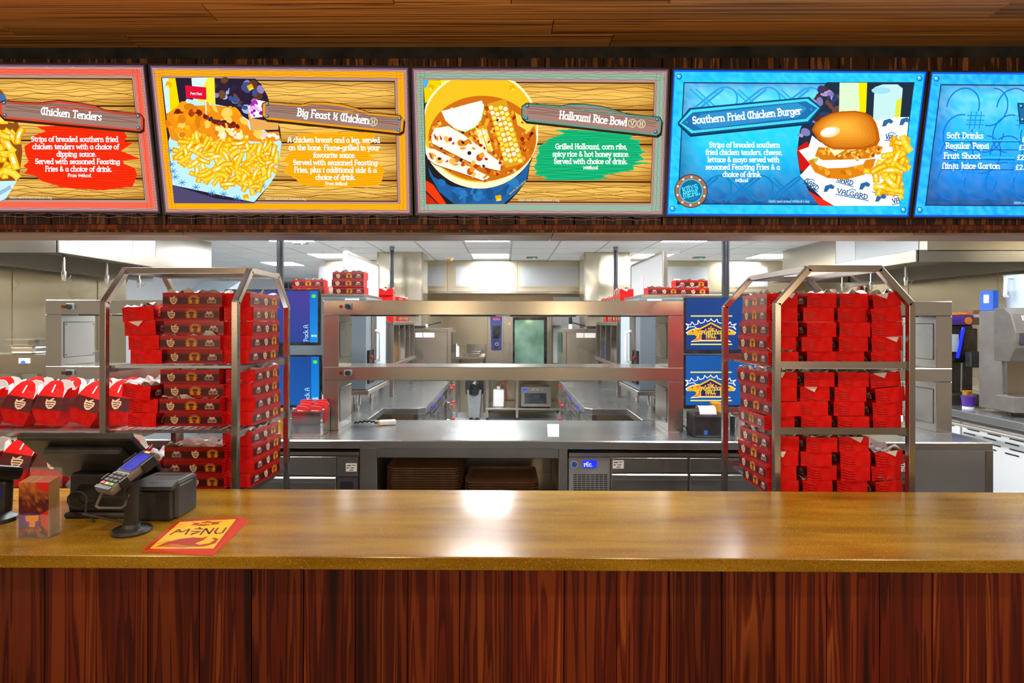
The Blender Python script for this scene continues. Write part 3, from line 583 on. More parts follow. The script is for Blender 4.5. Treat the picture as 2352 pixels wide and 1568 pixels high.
for (x0, y0, x1, y1, wd_) in ((1143, 242, 1180, 372, 44), (1105, 295, 1120, 345, 26)):      # corn ribs
    n = 11; p.line([(x0, y0), (x1, y1)], wd_, '#d89a18')
    for i in range(n):
        for k in range(4):
            tt = (i + .5) / n; cx_, cy_ = x0 + (x1 - x0) * tt + (k - 1.5) * wd_ * .25, y0 + (y1 - y0) * tt + (k % 2) * 3
            p.ell(cx_, cy_, wd_ * .115, wd_ * .11, rd.choice(['#ffe678', '#fff4c0', '#ffd84a', '#ffffff', '#fff0a0']), -14, 9)
p.poly(Z3([(960, 450), (1130, 560), (1080, 620), (980, 560)]), '#ffd050')
for pts, c in (([(230, 660), (260, 590), (380, 570), (520, 650), (840, 890), (830, 960), (740, 940), (560, 880), (240, 720)], '#fff6e0'), ([(195, 760), (260, 770), (480, 880), (740, 1010), (700, 1050), (560, 1000), (260, 900), (200, 850)], '#f6eada')):
    q = Z3(pts); p.poly([(x, y + 2) for x, y in q], '#8a3a08'); p.poly(q, c); blotch(p, q, 20, (2, 9), ['#e89a28', '#d87a10', '#f0b450', '#ffffff', '#c04a10'], 8)
blotch(p, rice, 26, (2, 5), ['#c81808', '#a81010', '#2a1830'], 19)
lime = [(1014, 256), (1040, 250), (1075, 240), (1107, 232), (1111, 250), (1105, 275), (1090, 293), (1068, 303), (1045, 296), (1024, 278)]
p.poly([(x + (1.5), y + 1.5) for x, y in lime], '#8cd83a'); p.poly(lime, '#f4f8ec'); blotch(p, lime, 10, (2, 6), ['#ffffff', '#e4ecdc', '#eef4e0'], 2)
p.poly(Z3([(185, 1040), (250, 1080), (365, 1248), (300, 1248), (186, 1130)]), '#e8380c'); p.poly(Z3([(186, 1150), (290, 1248), (190, 1248)]), '#c82408')
confetti(p, [(991, 202, 70), (1177, 203, 30), (1145, 455, 35)]); p.text('pooch on a plate', Z3([(915, 1165)])[0], Z3([(1055, 1050)])[0], 4, '#e8c848', .14); p.build('food_picture', 'screen_print', t)
splash(Z3([(1300, 600), (1500, 600), (1990, 640), (1960, 680), (2050, 690), (2040, 720), (2060, 780), (2100, 790), (2040, 820), (2090, 860), (2000, 880), (2140, 885), (1990, 910), (1995, 950), (1850, 975), (1720, 1000), (1770, 1020), (1650, 1040), (1200, 1040), (1240, 1015), (1130, 990), (1150, 960), (1120, 925), (1150, 880), (1140, 840), (1170, 800), (1160, 760), (1180, 735), (1250, 700), (1230, 690), (1390, 630)]), '#0cb474', '#067a50', t, f)
plaque(Z3([(1015, 400), (1055, 370), (1350, 395), (1430, 378), (1560, 378), (1700, 395), (1850, 435), (1930, 462), (2215, 490), (2235, 525), (2225, 635), (2190, 660), (1050, 535), (1015, 500)]), Z3([(1067, 397), (1057, 503), (2193, 516), (2178, 622)]), '#5a9484', '#a07a6e', None, t, Z3([(1460, 440), (1600, 425), (1880, 478), (1640, 450), (1480, 436), (1820, 455)]))
p = letters([('Halloumi Rice Bowl', (1283, 273.5), (1438, 290.5), 17), ('Grilled Halloumi, corn ribs,', (1275, 343), (1439, 343.5), 11.5), ('spicy rice & hot honey sauce.', (1268, 360), (1444, 360.5), 11.5), ('Served with choice of drink.', (1271, 376.7), (1440, 377), 11.5), ('1488kcal', (1338.5, 389), (1372, 389.2), 7.5)], t, ((1189.6, 462), (1285.8, 462.3)))
icon(p, 1450.6, 284.4, 'V'); icon(p, 1471, 286, 'H'); p.build('title_lettering', 'screen_print', t)
# --- blue boards
def blue_bg(quad, t, dark):
    f = qf(quad); p = Paint(bmap, BN, .0005)
    def r(u0, v0, u1, v1, col): p.poly([f(u0, v0), f(u1, v0), f(u1, v1), f(u0, v1)], col)
    r(0, 0, 1, 1, '#0a50e8')
    p.grid([f(.006, .012), f(.994, .012), f(.994, .988), f(.006, .988)], 60, 40, lambda u, v: mix(C('#0c9cf4' if not dark else '#1088e0'), C('#3cc0fa'), random.uniform(0, .55)))
    r(.042, .082, .958, .925, '#06264a')
    def bg(u, v):
        top, m, bot = C('#36b6ea'), C('#00aede') if not dark else C('#0094f0'), C('#0a4f92')
        c = mix(top, m, min(1, v * 2)) if v < .5 else mix(m, bot, min(1, (v - .5) * 2.1))
        e = max(abs(u - .5) * 2, abs(v - .5) * 2); return mix(mix(c, C('#06345e'), max(0, e - .82) * 3.2), (1, 1, 1), random.uniform(0, .10) if v < .3 else random.uniform(0, .03))
    p.grid([f(.046, .09), f(.954, .09), f(.954, .918), f(.046, .918)], 40, 26, bg)
    p.up()
    if dark:
        for v0 in (.33, .66):
            for k in range(4):
                cx_, cy_ = .20 + k * .2, v0
                for a in range(4): p.line([f(cx_ + .08 * math.cos(R(a * 90 + 45)) + .065 * math.cos(R(b)), cy_ + .13 * math.sin(R(a * 90 + 45)) + .13 * math.sin(R(b))) for b in range(a * 90, a * 90 + 200, 12)], 3, '#0c62b4', False)
                for d in (-.02, 0, .02): p.line([f(cx_ - .035, cy_ + d * 1.6), f(cx_ + .035, cy_ + d * 1.6)], 2, '#1070c4', False); p.line([f(cx_ + d, cy_ - .06), f(cx_ + d, cy_ + .06)], 2, '#1070c4', False)
    else:
        for v0, c in ((.20, '#2486bc'), (.81, '#0a6aa4')):
            for k in range(4):
                cx_ = .13 + k * .17
                for d in (0, .022):
                    p.line([f(cx_ - .06 + d, v0 + .09), f(cx_ + .05 + d, v0 - .07)], 5, c, False); p.line([f(cx_ - .06 + d, v0 - .07), f(cx_ + .05 + d, v0 + .09)], 3, c, False)
                p.line([f(cx_ + .08 + .05 * math.cos(R(b)), v0 + .085 * math.sin(R(b))) for b in range(-150, 160, 15)], 4, c, False)
    for u, v in ((.023, .045), (.977, .045), (.977, .955), (.023, .955)):
        x, y = f(u, v); p.poly([(x + 7.5 * math.cos(R(k * 60)), y + 7.5 * math.sin(R(k * 60))) for k in range(6)], '#0a5c9c'); p.ell(x - .6, y - .8, 4.6, 4.6, '#48a8dc'); p.ell(x - 1.6, y - 2, 1.8, 1.8, '#bfeaff')
    p.build('screen', 'screen_print_blue', t); return f
Q4 = [(1547, 161), (2127, 165), (2086, 497), (1531, 494)]
t = board(Q4, 'bright blue menu screen reading Southern Fried Chicken Burger'); f = blue_bg(Q4, t, False)
p = Paint(bmap, BN, .0012); reg = Z4([(1475, 185), (2240, 185), (2190, 490), (2100, 1262), (1410, 1260), (1320, 1140), (1240, 970), (1215, 800), (1240, 600), (1360, 330)])
p.poly(reg, '#1c2c40'); blotch(p, Z4([(1400, 240), (1580, 240), (1580, 440), (1360, 560), (1240, 700), (1260, 560)]), 40, (3, 12), ['#3a3060', '#6a4438', '#7a78b0', '#2a3a68', '#a890c0', '#4a2c28'], 7)
p.poly(Z4([(1585, 190), (1825, 190), (1815, 450), (1580, 450)]), '#d4ecc8'); p.poly(Z4([(1750, 190), (1825, 190), (1815, 450), (1760, 450)]), '#f2e000'); p.poly(Z4([(1890, 230), (1960, 205), (2090, 205), (2135, 240), (2110, 540), (1875, 540)]), '#bfe6e4'); p.poly(Z4([(2080, 350), (2128, 320), (2110, 540), (2060, 540)]), '#d8de30'); p.ell(2023, 208, 22, 8, '#98d8e8')
p.poly(Z4([(1215, 760), (1300, 700), (1400, 840), (1280, 950), (1240, 960)]), '#c8140c'); p.poly(Z4([(1230, 780), (1400, 720), (1900, 520), (2050, 490), (2190, 490), (2105, 1262), (1500, 1262), (1240, 1000), (1330, 900)]), '#f2f8fc'); p.poly(Z4([(1310, 1130), (1540, 1262), (1410, 1262)]), '#e8281a')
for (a, b, c, d, st) in ((1560, 1150, 1830, 1205, 'VALGARD'), (1275, 1050, 1390, 1130, 'GARD'), (1560, 1040, 1700, 1085, 'GARD'), (1985, 680, 2090, 690, 'VALG'), (1880, 1130, 2000, 1160, 'VAL'), (2050, 1240, 2110, 1225, 'VA')):
    a_, b_ = Z4([(a, b), (c, d)]); p.line([(a_[0] - 2, a_[1] + 3), (b_[0] + 2, b_[1] + 3)], 2, '#2a6aa0'); p.text(st, a_, b_, 10, '#1c5488', .22); p.line([((a_[0] + b_[0]) / 2 + q, (a_[1] + b_[1]) / 2 - 13 - 3 * math.cos(q * .2)) for q in range(-9, 10, 3)], 2, '#3a7cb0')
for a, b in ((1490, 1110), (1800, 1090), (1940, 1195), (2150, 530), (2000, 540)):
    x, y = Z4([(a, b)])[0]; p.poly([(x - 12, y + 8), (x - 8, y - 6), (x + 6, y - 10), (x + 14, y - 4), (x + 10, y + 2), (x + 2, y), (x - 4, y + 8)], '#2a6498')
lb = Z4([(1310, 870), (1360, 850), (1600, 890), (1820, 860), (1900, 850), (1880, 920), (1800, 990), (1640, 1035), (1480, 1020), (1370, 970)]); p.poly(lb, '#d87e10'); blotch(p, lb, 14, (4, 10), ['#e89420', '#f0a83a', '#c06c0a'], 4)
p.poly(Z4([(1350, 850), (1820, 850), (1790, 900), (1640, 930), (1480, 935), (1380, 900)]), '#fdf6ec'); p.poly(Z4([(1345, 650), (1480, 760), (1420, 850), (1340, 850), (1300, 800)]), '#eef4f6'); p.poly(Z4([(1345, 850), (1400, 845), (1380, 890)]), '#a8c838')
ck = Z4([(1370, 830), (1400, 750), (1500, 760), (1700, 780), (1900, 730), (1960, 750), (1940, 810), (1840, 850), (1640, 860), (1440, 865)]); p.poly(ck, '#d0780c'); blotch(p, ck, 60, (2, 5), ['#e89a20', '#b85e08', '#f0b040', '#a04c06', '#ffc860'], 12)
p.poly(Z4([(1490, 760), (1640, 770), (1540, 830)]), '#fff0b8'); p.poly(Z4([(1890, 820), (2030, 810), (2040, 830), (1880, 850)]), '#dfeef4')
bun = Z4([(1340, 600), (1370, 545), (1430, 495), (1510, 458), (1600, 440), (1720, 435), (1800, 450), (1860, 480), (1900, 540), (1920, 600), (1935, 690), (1910, 735), (1800, 770), (1650, 775), (1530, 772), (1460, 740), (1390, 680)])
cx_, cy_ = Z4([(1640, 620)])[0]
p.poly(bun, '#b85a04')
for k in range(1, 9): p.poly([(cx_ + (x - cx_) * (1 - k * .09) - k * 1.4, cy_ + (y - cy_) * (1 - k * .1) - k * 1.5) for x, y in bun], mix(C('#c46606'), C('#ffb238'), k / 8))
p.ell(*Z4([(1500, 620)])[0], 23, 12, '#ffd8a8', -12); p.ell(*Z4([(1490, 615)])[0], 17, 8, '#fff4ea', -12)
fries(p, Z4([(1760, 1000), (1900, 900), (2060, 740), (2165, 640), (2110, 1140), (1960, 1140)]), 46, (24, 40), (10, 14), 6); p.build('food_picture', 'screen_print', t)
p = Paint(bmap, BN, .0120); bn = Z4([(165, 545), (270, 415), (1310, 318), (1415, 412), (1310, 545), (275, 650)]); cx_, cy_ = Z4([(790, 484)])[0]
p.poly([(x + 1, y + 4) for x, y in bn], '#06304c'); p.poly(bn, '#0c4878')
def sc(k, ky): return [(cx_ + (x - cx_) * k, cy_ + (y - cy_ + (x - cx_) * .0932) * ky - (x - cx_) * .0932) for x, y in bn]
p.poly(sc(.972, .86), '#48e4f6'); p.poly(sc(.945, .68), '#1c6ca8'); p.poly(sc(.80, .55), '#2c8cc8'); p.up(); q = sc(.96, .77); q.append(q[0])
for (x0, y0), (x1, y1) in zip(q, q[1:]):
    n = int(math.hypot(x1 - x0, y1 - y0) / 6)
    for k in range(n): a = k / n; p.line([(x0 + (x1 - x0) * a, y0 + (y1 - y0) * a - 1.6), (x0 + (x1 - x0) * (a + .6 / n), y0 + (y1 - y0) * (a + .6 / n) + 1.6)], .9, '#1c84b0', False)
for a, b in ((250, 540), (1328, 430)): x, y = Z4([(a, b)])[0]; p.ell(x, y, 5, 5, '#0c5a90'); p.ell(x - .5, y - .5, 3.5, 3.5, '#2c8cc0')
p.build('title_plaque', 'screen_print', t)
p = Paint(bmap, BN, .0120); x, y = 1585.1, 439.2; p.ell(x, y, 38, 38.5, '#1c100c', n=30); p.ell(x, y, 36.5, 37, '#a06a4c', n=30); p.ell(x, y, 27, 27.5, '#3cc4e8', n=30); p.ell(x, y, 25, 25.5, '#0c6a98', n=30); p.ell(x, y + 3, 19, 18, '#127cae', n=30)
for k in range(10): p.ell(x + 32 * math.cos(R(k * 36 + 20)), y + 32 * math.sin(R(k * 36 + 20)), 2.6, 2.6, '#cfe4ee', n=10)
p.text("KID'S", (1566.7, 444), (1602, 434.5), 12, '#58dcf4', .16); p.text('MEAL', (1568, 456.5), (1606, 446), 12, '#58dcf4', .16); p.build('badge', 'screen_print', t)
p = letters([('Southern Fried Chicken Burger', (1587.8, 286), (1837, 263), 16), ('Strips of breaded southern', (1626, 339), (1787.3, 339.3), 11.5), ('fried chicken tenders, cheese,', (1617.5, 356), (1793, 356.3), 11.5), ('lettuce & mayo served with', (1622, 372.7), (1786, 373), 11.5), ('seasoned Feasting Fries & a', (1617.3, 389.6), (1787.5, 390), 11.5), ('choice of drink.', (1656.3, 406.2), (1746, 406.5), 11.5), ('642kcal', (1685.3, 418), (1715, 418.2), 7.5)], t, ((1761.7, 465), (1855.8, 465.2)), '#8ad4f4')
p.build('title_lettering', 'screen_print', t)
Q5 = [(2139, 166), (2720, 170), (2652, 500), (2098, 497)]
t = board(Q5, 'rightmost blue menu screen listing Soft Drinks and prices'); f = blue_bg(Q5, t, True)
p = letters([('Soft Drinks', (2172, 317.5), (2257, 318), 13), ('Regular Pepsi', (2169.8, 341), (2270, 341.5), 13), ('Fruit Shoot', (2165.5, 364), (2250.5, 364.5), 13), ('Ninju Juice Carton', (2162, 387), (2295, 387.5), 13), ], t, ((2327, 468), (2424, 468.5)), '#8ad4f4', .0040)
for y, x0, x1 in ((325.5, 2170, 2340), (344, 2168, 2336), (366.3, 2165, 2330), (389.6, 2162, 2327)): p.line([(x0, y), (x1, y + .6)], 1.6, '#0a3c80')
pp = Paint(bmap, BN, .0040)
for st, a, b in (('£', (2345.5, 325.5), (2352, 325.6)), ('£3', (2338.5, 343.5), (2354, 343.6)), ('£2', (2333.8, 366.6), (2350, 366.7)), ('£2.', (2329.8, 389), (2352, 389.1))): pp.text(st, a, b, 12, '#ffffff', .17)
pp.build('price_lettering', 'screen_print', t)
p.line([(2172, 322.5), (2337, 323)], 3, '#30c0ec'); p.line([(2253, 361.5), (2327, 362)], 3.5, '#30c0ec'); p.build('title_lettering', 'screen_print', t)
p = Paint(bmap, BN, .0040); p.poly(Z5([(1162, 410), (1700, 405), (1700, 615), (1185, 615)]), '#0a3a66'); p.poly(Z5([(1175, 420), (1690, 415), (1690, 605), (1195, 605)]), '#1c6a9a')
for a, b in ((1202, 442), (1215, 572)): x, y = Z5([(a, b)])[0]; p.ell(x, y, 4.5, 4.5, '#0a2c48'); p.ell(x - .8, y - .8, 2.8, 2.8, '#7cc0dc')
p.build('title_plaque', 'screen_print', t)

# ================================================================== far kitchen
def screws(parent, pts, r=.006, d=(0, -.004, 0), m='steel_dark'):
    for p in pts: MB().cyl(p, Vector(p) + Vector(d), r, n=8).build('screw', m, parent, 1)
# back extraction hood
hy = 9.14
h = thing('extraction_hood', 'long stainless extraction hood on the back wall with grey filter panels', 'hood', (.6, hy, 2.11))
x0, x1 = -2.9, 4.6
MB().box(x0, x1, hy, 10.29, 2.35, CEIL - .003).box(x0, x1, hy, hy + .03, 2.13, 2.35).box(x0, x0 + .03, hy, 10.29, 2.13, 2.35).box(x1 - .03, x1, hy, 10.29, 2.13, 2.35).build('canopy', 'steel_wall', h, 1)
MB().box(x0, x1, hy - .012, hy + .05, 2.10, 2.135).build('lower_lip', 'steel', h, 1, .003)
for a, b in ((733, 785), (972, 1020), (1047, 1180), (1195, 1328), (1535, 1625), (1676, 1762)):
    xa, xb = X(a, hy), X(b, hy); za, zb = Z(657, hy), Z(612, hy)
    fr = MB().box(xa - .02, xb + .02, hy - .012, hy - .001, za - .02, zb + .02).build('filter_frame', 'steel_wall', h, 1)
    MB().box(xa, xb, hy - .016, hy - .011, za, zb).build('filter_panel', 'filter', fr, 1)
for a in (1028, 1188, 1336): MB().box(X(a, hy) - .004, X(a, hy) + .004, hy - .006, hy, 2.14, CEIL - .01).build('seam', 'steel_dark', h, 1)
# steel-clad columns
for a, b, s in ((868, 970, 'left'), (1343, 1445, 'right')):
    xa, xb = X(a, 8.04), X(b, 8.04)
    c = thing('steel_column', 'square stainless-clad column %s of the back hood, reaching the ceiling' % s, 'column', ((xa + xb) / 2, 8.04, 0))
    MB().box(xa, xb, 8.04, 8.6, 0, CEIL - .002).build('cladding', 'steel_wavy', c, 1, .004)
    for x in (xa, xb): MB().box(x - .012, x + .012, 8.03, 8.06, 0, CEIL - .004).build('corner_trim', 'steel', c, 1)
for px, s in ((900, 'left'), (1414, 'right')):
    c = thing('ceiling_pole', 'thin black pole in front of the %s steel column' % s, 'pole', (X(px, 7.44), 7.44, Z(755, 7.15))); x = X(px, 7.44)
    MB().cyl((x, 7.44, Z(755, 7.15)), (x, 7.44, CEIL - .03), .028, n=16).build('pole', 'pole_black', c, 1, smooth=True); MB().cyl((x, 7.44, CEIL - .05), (x, 7.44, CEIL - .001), .032, n=16).build('collar', 'mid_grey', c, 1)
# white partition panels
for px, s, sg in ((791, 'left', -1), (1528, 'right', 1)):
    x = X(px, 5.5); zt = Z(577, 5.5)
    c = thing('partition_panel', 'white partition panel with steel front post behind the %s oven' % s, 'partition', (x, 6.2, .9))
    MB().box(x - .012, x + .012, 5.54, 6.92, .905, zt - .01).build('panel', 'white_wall', c, 1); MB().box(x - .02, x + .02, 5.5, 5.54, .905, zt).build('post', 'steel', c, 1, .002)
    MB().box(x - .018, x + .018, 5.54, 6.92, zt - .012, zt + .012).build('top_rail', 'steel', c, 1); MB().box(x - .02, x + .02, 6.92, 6.95, .905, zt).build('post', 'steel', c, 1)
    for k in range(2 if sg < 0 else 1):
        MB().box(x - sg * .0145 - .001, x - sg * .0145 + .001, 6.3 + k * .24, 6.48 + k * .24, 1.88, 2.16).build('paper_notice', 'paper', c, 1)
# prep counters with base cabinets
def prep(sg, s):
    t = thing('prep_counter', 'L-shaped stainless prep counter along the %s side of the kitchen aisle' % s, 'counter', (sg * 1.4, 5.7, 0))
    o = [(2.4, 4.35), (1.05, 4.35), (1.05, 4.875), (.75, 4.875), (.69, 4.935), (.69, 7.1), (2.4, 7.1)]
    MB().prism([(sg * a, b, .845) for a, b in (o if sg > 0 else o)], (0, 0, .055)).build('worktop', 'steel_top', t, 1, .004)
    MB().box(min(sg * 2.3, sg * 1.12), max(sg * 2.3, sg * 1.12), 4.45, 4.94, .05, .845).build('cabinet', 'steel', t, 1, .003)
    MB().box(min(sg * 2.3, sg * .76), max(sg * 2.3, sg * .76), 4.95, 7.05, .05, .845).build('cabinet', 'steel', t, 1, .003)
    for k in range(3):
        y0 = 5.0 + k * .68; xx = sg * .755
        d = MB().box(xx - .012, xx + .012, y0, y0 + .62, .12, .74).build('door', 'steel_v', t, 1, .003); MB().box(xx - sg * .035 - .008, xx - sg * .035 + .008, y0 + .05, y0 + .57, .68, .70).build('handle', 'chrome', d, 1)
        if k: MB().box(xx - .014, xx + .014, y0 + .1, y0 + .25, .77, .82).build('control_display', 'led_blue', t, 1)
    MB().box(min(sg * .8, sg * 1.1), max(sg * .8, sg * 1.1), 4.946, 4.952, .15, .835).build('end_panel', 'steel_wall', t, 1)
    return t
prep(-1, 'left'); prep(1, 'right')
# holding ovens on the prep counters
def oven(sg, s):
    xr = sg * (1.158 if sg < 0 else 1.12); xl = sg * 1.95; xa, xb = min(xr, xl), max(xr, xl); y0, y1 = 4.72, 5.44; z0, z1 = 1.045, 1.85
    t = thing('holding_oven', 'tall blue-grey catering oven on chrome legs on the %s prep counter' % s, 'oven', ((xa + xb) / 2, 5.08, .9))
    MB().box(xa, xb, y0, y1, z0 + .03, z1).build('body', 'blue_grey', t, 1, .006)
    MB().box(xa - .02, xb + .02, y0 - .01, y1 + .02, z0 - .01, z0 + .028).build('base_tray', 'steel', t, 1, .004)
    MB().box(xa + .02, xb - .02, y0 + .02, y1 - .02, z1, z1 + .028).build('top_cap', 'steel', t, 1, .004)
    for x in (xa + .12, xb - .1):
        for y in (y0 + .1, y1 - .12): MB().cyl((x, y, .9), (x, y, .94), .017, n=12).cyl((x, y, .94), (x, y, z0 - .01), .028, n=12).build('leg', 'chrome', t, 1, smooth=True)
    for k in range(2): MB().box(xr - sg * -.12 - .06 + (sg > 0) * .0, xr - sg * -.12 + .06, y0 - .012, y0, z1 - .03 - k * .06, z1 - .012 - k * .06).build('vent_louvre', 'white', t, 1, .003)
    d = MB().box(min(xr, xr - sg * .03), max(xr, xr - sg * .03), y0 + .16, y1 - .04, z0 + .08, z1 - .05).build('door', 'steel', t, 1, .004)
    MB().box(min(xr - sg * .028, xr - sg * .034), max(xr - sg * .028, xr - sg * .034), y0 + .23, y1 - .12, z0 + .16, z1 - .13).build('glass', 'milky', d, 1)
    xx = xr - sg * .07; MB().tube([(xr - sg * .03, y0 + .2, z0 + .25), (xx, y0 + .2, z0 + .27), (xx, y0 + .2, z1 - .3), (xr - sg * .03, y0 + .2, z1 - .28)], .012).build('handle', 'white', d, 1)
    cp = MB().box(min(xr, xr - sg * .02), max(xr, xr - sg * .02), y0 + .02, y0 + .13, z0 + .08, z0 + .36).build('control_panel', 'black', t, 1)
    for k in range(4): MB().cyl((xr - sg * .02, y0 + .075, z0 + .12 + k * .06), (xr - sg * .035, y0 + .075, z0 + .12 + k * .06), .014, n=12).build('knob', 'knob_red' if k > 2 else 'dark_grey', cp, 1)
oven(-1, 'left'); oven(1, 'right')
# compartment shelving behind the ovens
for sg, s in ((-1, 'left'), (1, 'right')):
    xa, xb = sorted((sg * 1.1, sg * 1.52)); y0, y1 = 5.58, 6.85
    t = thing('compartment_shelf', 'stainless shelf with upright dividers on the %s prep counter' % s, 'shelf', (sg * 1.3, 6.2, .9))
    MB().box(xa, xb, y0, y1, 1.61, 1.645).build('top_board', 'steel', t, 1, .003); MB().box(xa - .02, xb + .02, y0, y1, 1.20, 1.235).build('lower_board', 'steel', t, 1, .003)
    MB().box(sg * 1.514 - .006, sg * 1.514 + .006, y0, y1, 1.235, 1.61).build('back_panel', 'steel_dark', t, 1)
    for k in range(5): y = y0 + (y1 - y0) * k / 4; MB().box(xa, xb, max(y - .012, y0), min(y + .012, y1), 1.235, 1.61).build('divider', 'steel_v', t, 1)
    for y in (y0 + .05, y1 - .05):
        for x in (xa + .03, xb - .03): MB().box(x - .018, x + .018, y - .018, y + .018, .905, 1.20).build('leg', 'steel', t, 1)
    zz = 1.236
    if sg < 0:
        o = tag(MB().lathe([(.04, 0), (.04, .13), (.02, .17), (.012, .2)], (-1.2, 5.75, zz), 14).build('sauce_bottle', 'gold', smooth=True), 'amber sauce bottle standing in the left compartment shelf', 'bottle')
        o = tag(bx('card_box', 'white_card', None, -1.25, -1.15, 6.0, 6.12, zz, zz + .11, .003), 'small white carton standing in the left compartment shelf', 'carton')
    else:
        tag(MB().lathe([(.03, 0), (.035, .05), (.07, .12), (.068, .12), (.03, .05)], (1.2, 5.75, zz), 16).build('cup', 'white', smooth=True), 'small white cup in the right compartment shelf', 'cup')
        o = thing('spray_bottle', 'small bright blue spray bottle in the right compartment shelf', 'bottle', (1.2, 6.35, zz)); MB().lathe([(.035, 0), (.035, .12), (.012, .16), (.012, .19)], n=14).build('body', 'blue_box', o, smooth=True); MB().box(-.04, .015, -.012, .012, .19, .215).build('trigger', 'white', o)
# fryer cabinets at the end of the aisle
def fryer(sg, s, pxf, pxs):
    y0 = 7.15; xr = X(pxf, y0); xl = sg * 1.58; xa, xb = min(xr, xl), max(xr, xl); zt = Z(755, y0)
    t = thing('fryer_cabinet', 'tall stainless fryer cabinet with white stickers at the end of the %s prep counter' % s, 'fryer', ((xa + xb) / 2, 7.5, 0))
    MB().box(xa, xb, y0, 7.95, .08, zt).build('body', 'steel_v', t, 1, .004); MB().box(xa, xb, y0 - .008, y0, zt - .03, zt).build('front_lip', 'steel', t, 1)
    MB().box(min(xr, xr - sg * .05), max(xr, xr - sg * .05), y0 + .03, 7.9, .95, zt - .02).build('control_column', 'steel', t, 1, .004); MB().box(min(xr - sg * .05, xr - sg * .056), max(xr - sg * .05, xr - sg * .056), y0 + .1, 7.8, 1.25, zt - .05).build('display', 'black_gloss', t, 1)
    for k in range(2):
        for j in range(3):
            p = Vector((xr - sg * .002, y0 + .12 + k * .3, .35 + j * .22)); MB().box(p.x - .03, p.x + .03, p.y - .06, p.y + .06, p.z - .05, p.z + .05).build('valve_plate', 'chrome', t, 1, .004); MB().cyl(p + Vector((-sg * .03, 0, 0)), p + Vector((-sg * .06, 0, 0)), .02, n=12).build('knob', 'knob_red', t, 1)
    xs = xr + sg * .30 if sg < 0 else xr + .22
    for a, b, c in ((-.22, -.13, .06), (-.12, .02, .06)): MB().box(xs + a + .12, xs + b + .12, y0 - .0035, y0 - .001, zt - .05 - c, zt - .05).build('sticker', 'white_card', t, 1)
    for x in (xa + .05, xb - .05):
        for y in (y0 + .06, 7.88): MB().cyl((x, y, 0), (x, y, .08), .02, n=10).build('foot', 'steel_dark', t, 1)
    return zt, xa, xb
zt, xa, xb = fryer(-1, 'left', 1027, 1042)
t = thing('frying_pan', 'black frying pan with raised handle on the left fryer cabinet', 'pan', ((xa + xb) / 2 - .0, 7.45, zt))
c = ORG[t]; MB().lathe([(.10, 0), (.13, .035), (.125, .035), (.097, .004)], c, 20).build('bowl', 'dark_grey', t, 1, smooth=True); MB().obox(c + Vector((.22, 0, .06)), (.2, .022, .018), (0, -.25, 0)).build('handle', 'black', t, 1, .004); MB().obox(c + Vector((.125, 0, .035)), (.03, .03, .04)).build('bracket', 'white', t, 1)
zt, xa, xb = fryer(1, 'right', 1302, 1287)
t = thing('frying_pan', 'dark frying pan with raised handle on the right fryer cabinet', 'pan', ((xa + xb) / 2, 7.45, zt)); c = ORG[t]
MB().lathe([(.10, 0), (.13, .035), (.125, .035), (.097, .004)], c, 20).build('bowl', 'dark_grey', t, 1, smooth=True); MB().obox(c + Vector((-.22, 0, .06)), (.2, .022, .018), (0, .25, 0)).build('handle', 'black', t, 1, .004)
t = thing('pepper_mill', 'small dark grinder with white base on the right fryer cabinet', 'grinder', (xa + .06, 7.28, zt)); c = ORG[t]; MB().lathe([(.022, 0), (.024, .05), (.02, .06)], c, 12).build('base', 'white', t, 1, smooth=True); MB().lathe([(.02, .06), (.024, .1), (.022, .15)], c, 12).build('top', 'black', t, 1, smooth=True)
# back wall: table, combi oven, microwave, bin, can
cy = 9.4; xa, xb = X(1120, cy), X(1268, cy)
t = thing('work_table', 'stainless table under the blue-panelled oven with a low shelf', 'table', ((xa + xb) / 2, 9.8, 0))
MB().box(xa - .03, xb + .2, cy - .02, 10.25, .78, .82).build('table_top', 'steel', t, 1, .004); MB().box(xa - .03, xb + .2, cy, 10.2, .18, .21).build('low_shelf', 'steel', t, 1, .003)
for x in (xa - .005, X(1188, cy), xb + .17):
    for y in (cy + .03, 10.2): MB().box(x - .02, x + .02, y - .02, y + .02, .05, .78).build('leg', 'steel', t, 1); MB().cyl((x, y, 0), (x, y, .05), .016, n=10).build('foot', 'black', t, 1)
t = thing('combi_oven', 'stainless combi oven with blue control panel and green reflection painted on the glass door', 'oven', ((xa + xb) / 2, 9.8, .82)); zt = Z(725, cy)
MB().box(xa, xb, cy, 10.2, .822, zt).build('body', 'steel', t, 1, .008)
cpx0, cpx1 = X(1126, cy), X(1153, cy); zc0 = Z(804, cy)
cp = MB().prism([(cpx0, cy, zt - .01), (cpx1, cy, zt - .01), (cpx1 - .008, cy, zc0), (cpx0 + .02, cy, zc0)], (0, -.02, 0)).build('control_panel', 'oven_blue', t, 1, .004)
MB().box(cpx0 + .04, cpx1 - .025, cy - .023, cy - .02, Z(777, cy), Z(748, cy)).build('touch_screen', 'black_gloss', cp, 1)
kx = (cpx0 + cpx1) / 2 + .01; kz = Z(790, cy); MB().cyl((kx, cy - .02, kz), (kx, cy - .045, kz), .033, n=20).build('dial', 'chrome', cp, 1, smooth=True); MB().cyl((kx, cy - .045, kz), (kx, cy - .049, kz), .018, n=16).build('dial_cap', 'oven_blue', cp, 1)
MB().box(cpx0 + .05, cpx1 - .04, cy - .0225, cy - .0205, Z(735, cy), Z(731, cy)).build('maker_plate', 'knob_red', cp, 1)
d = MB().box(X(1157, cy), xb - .012, cy - .03, cy - .001, .86, zt - .012).build('door', 'steel', t, 1, .005)
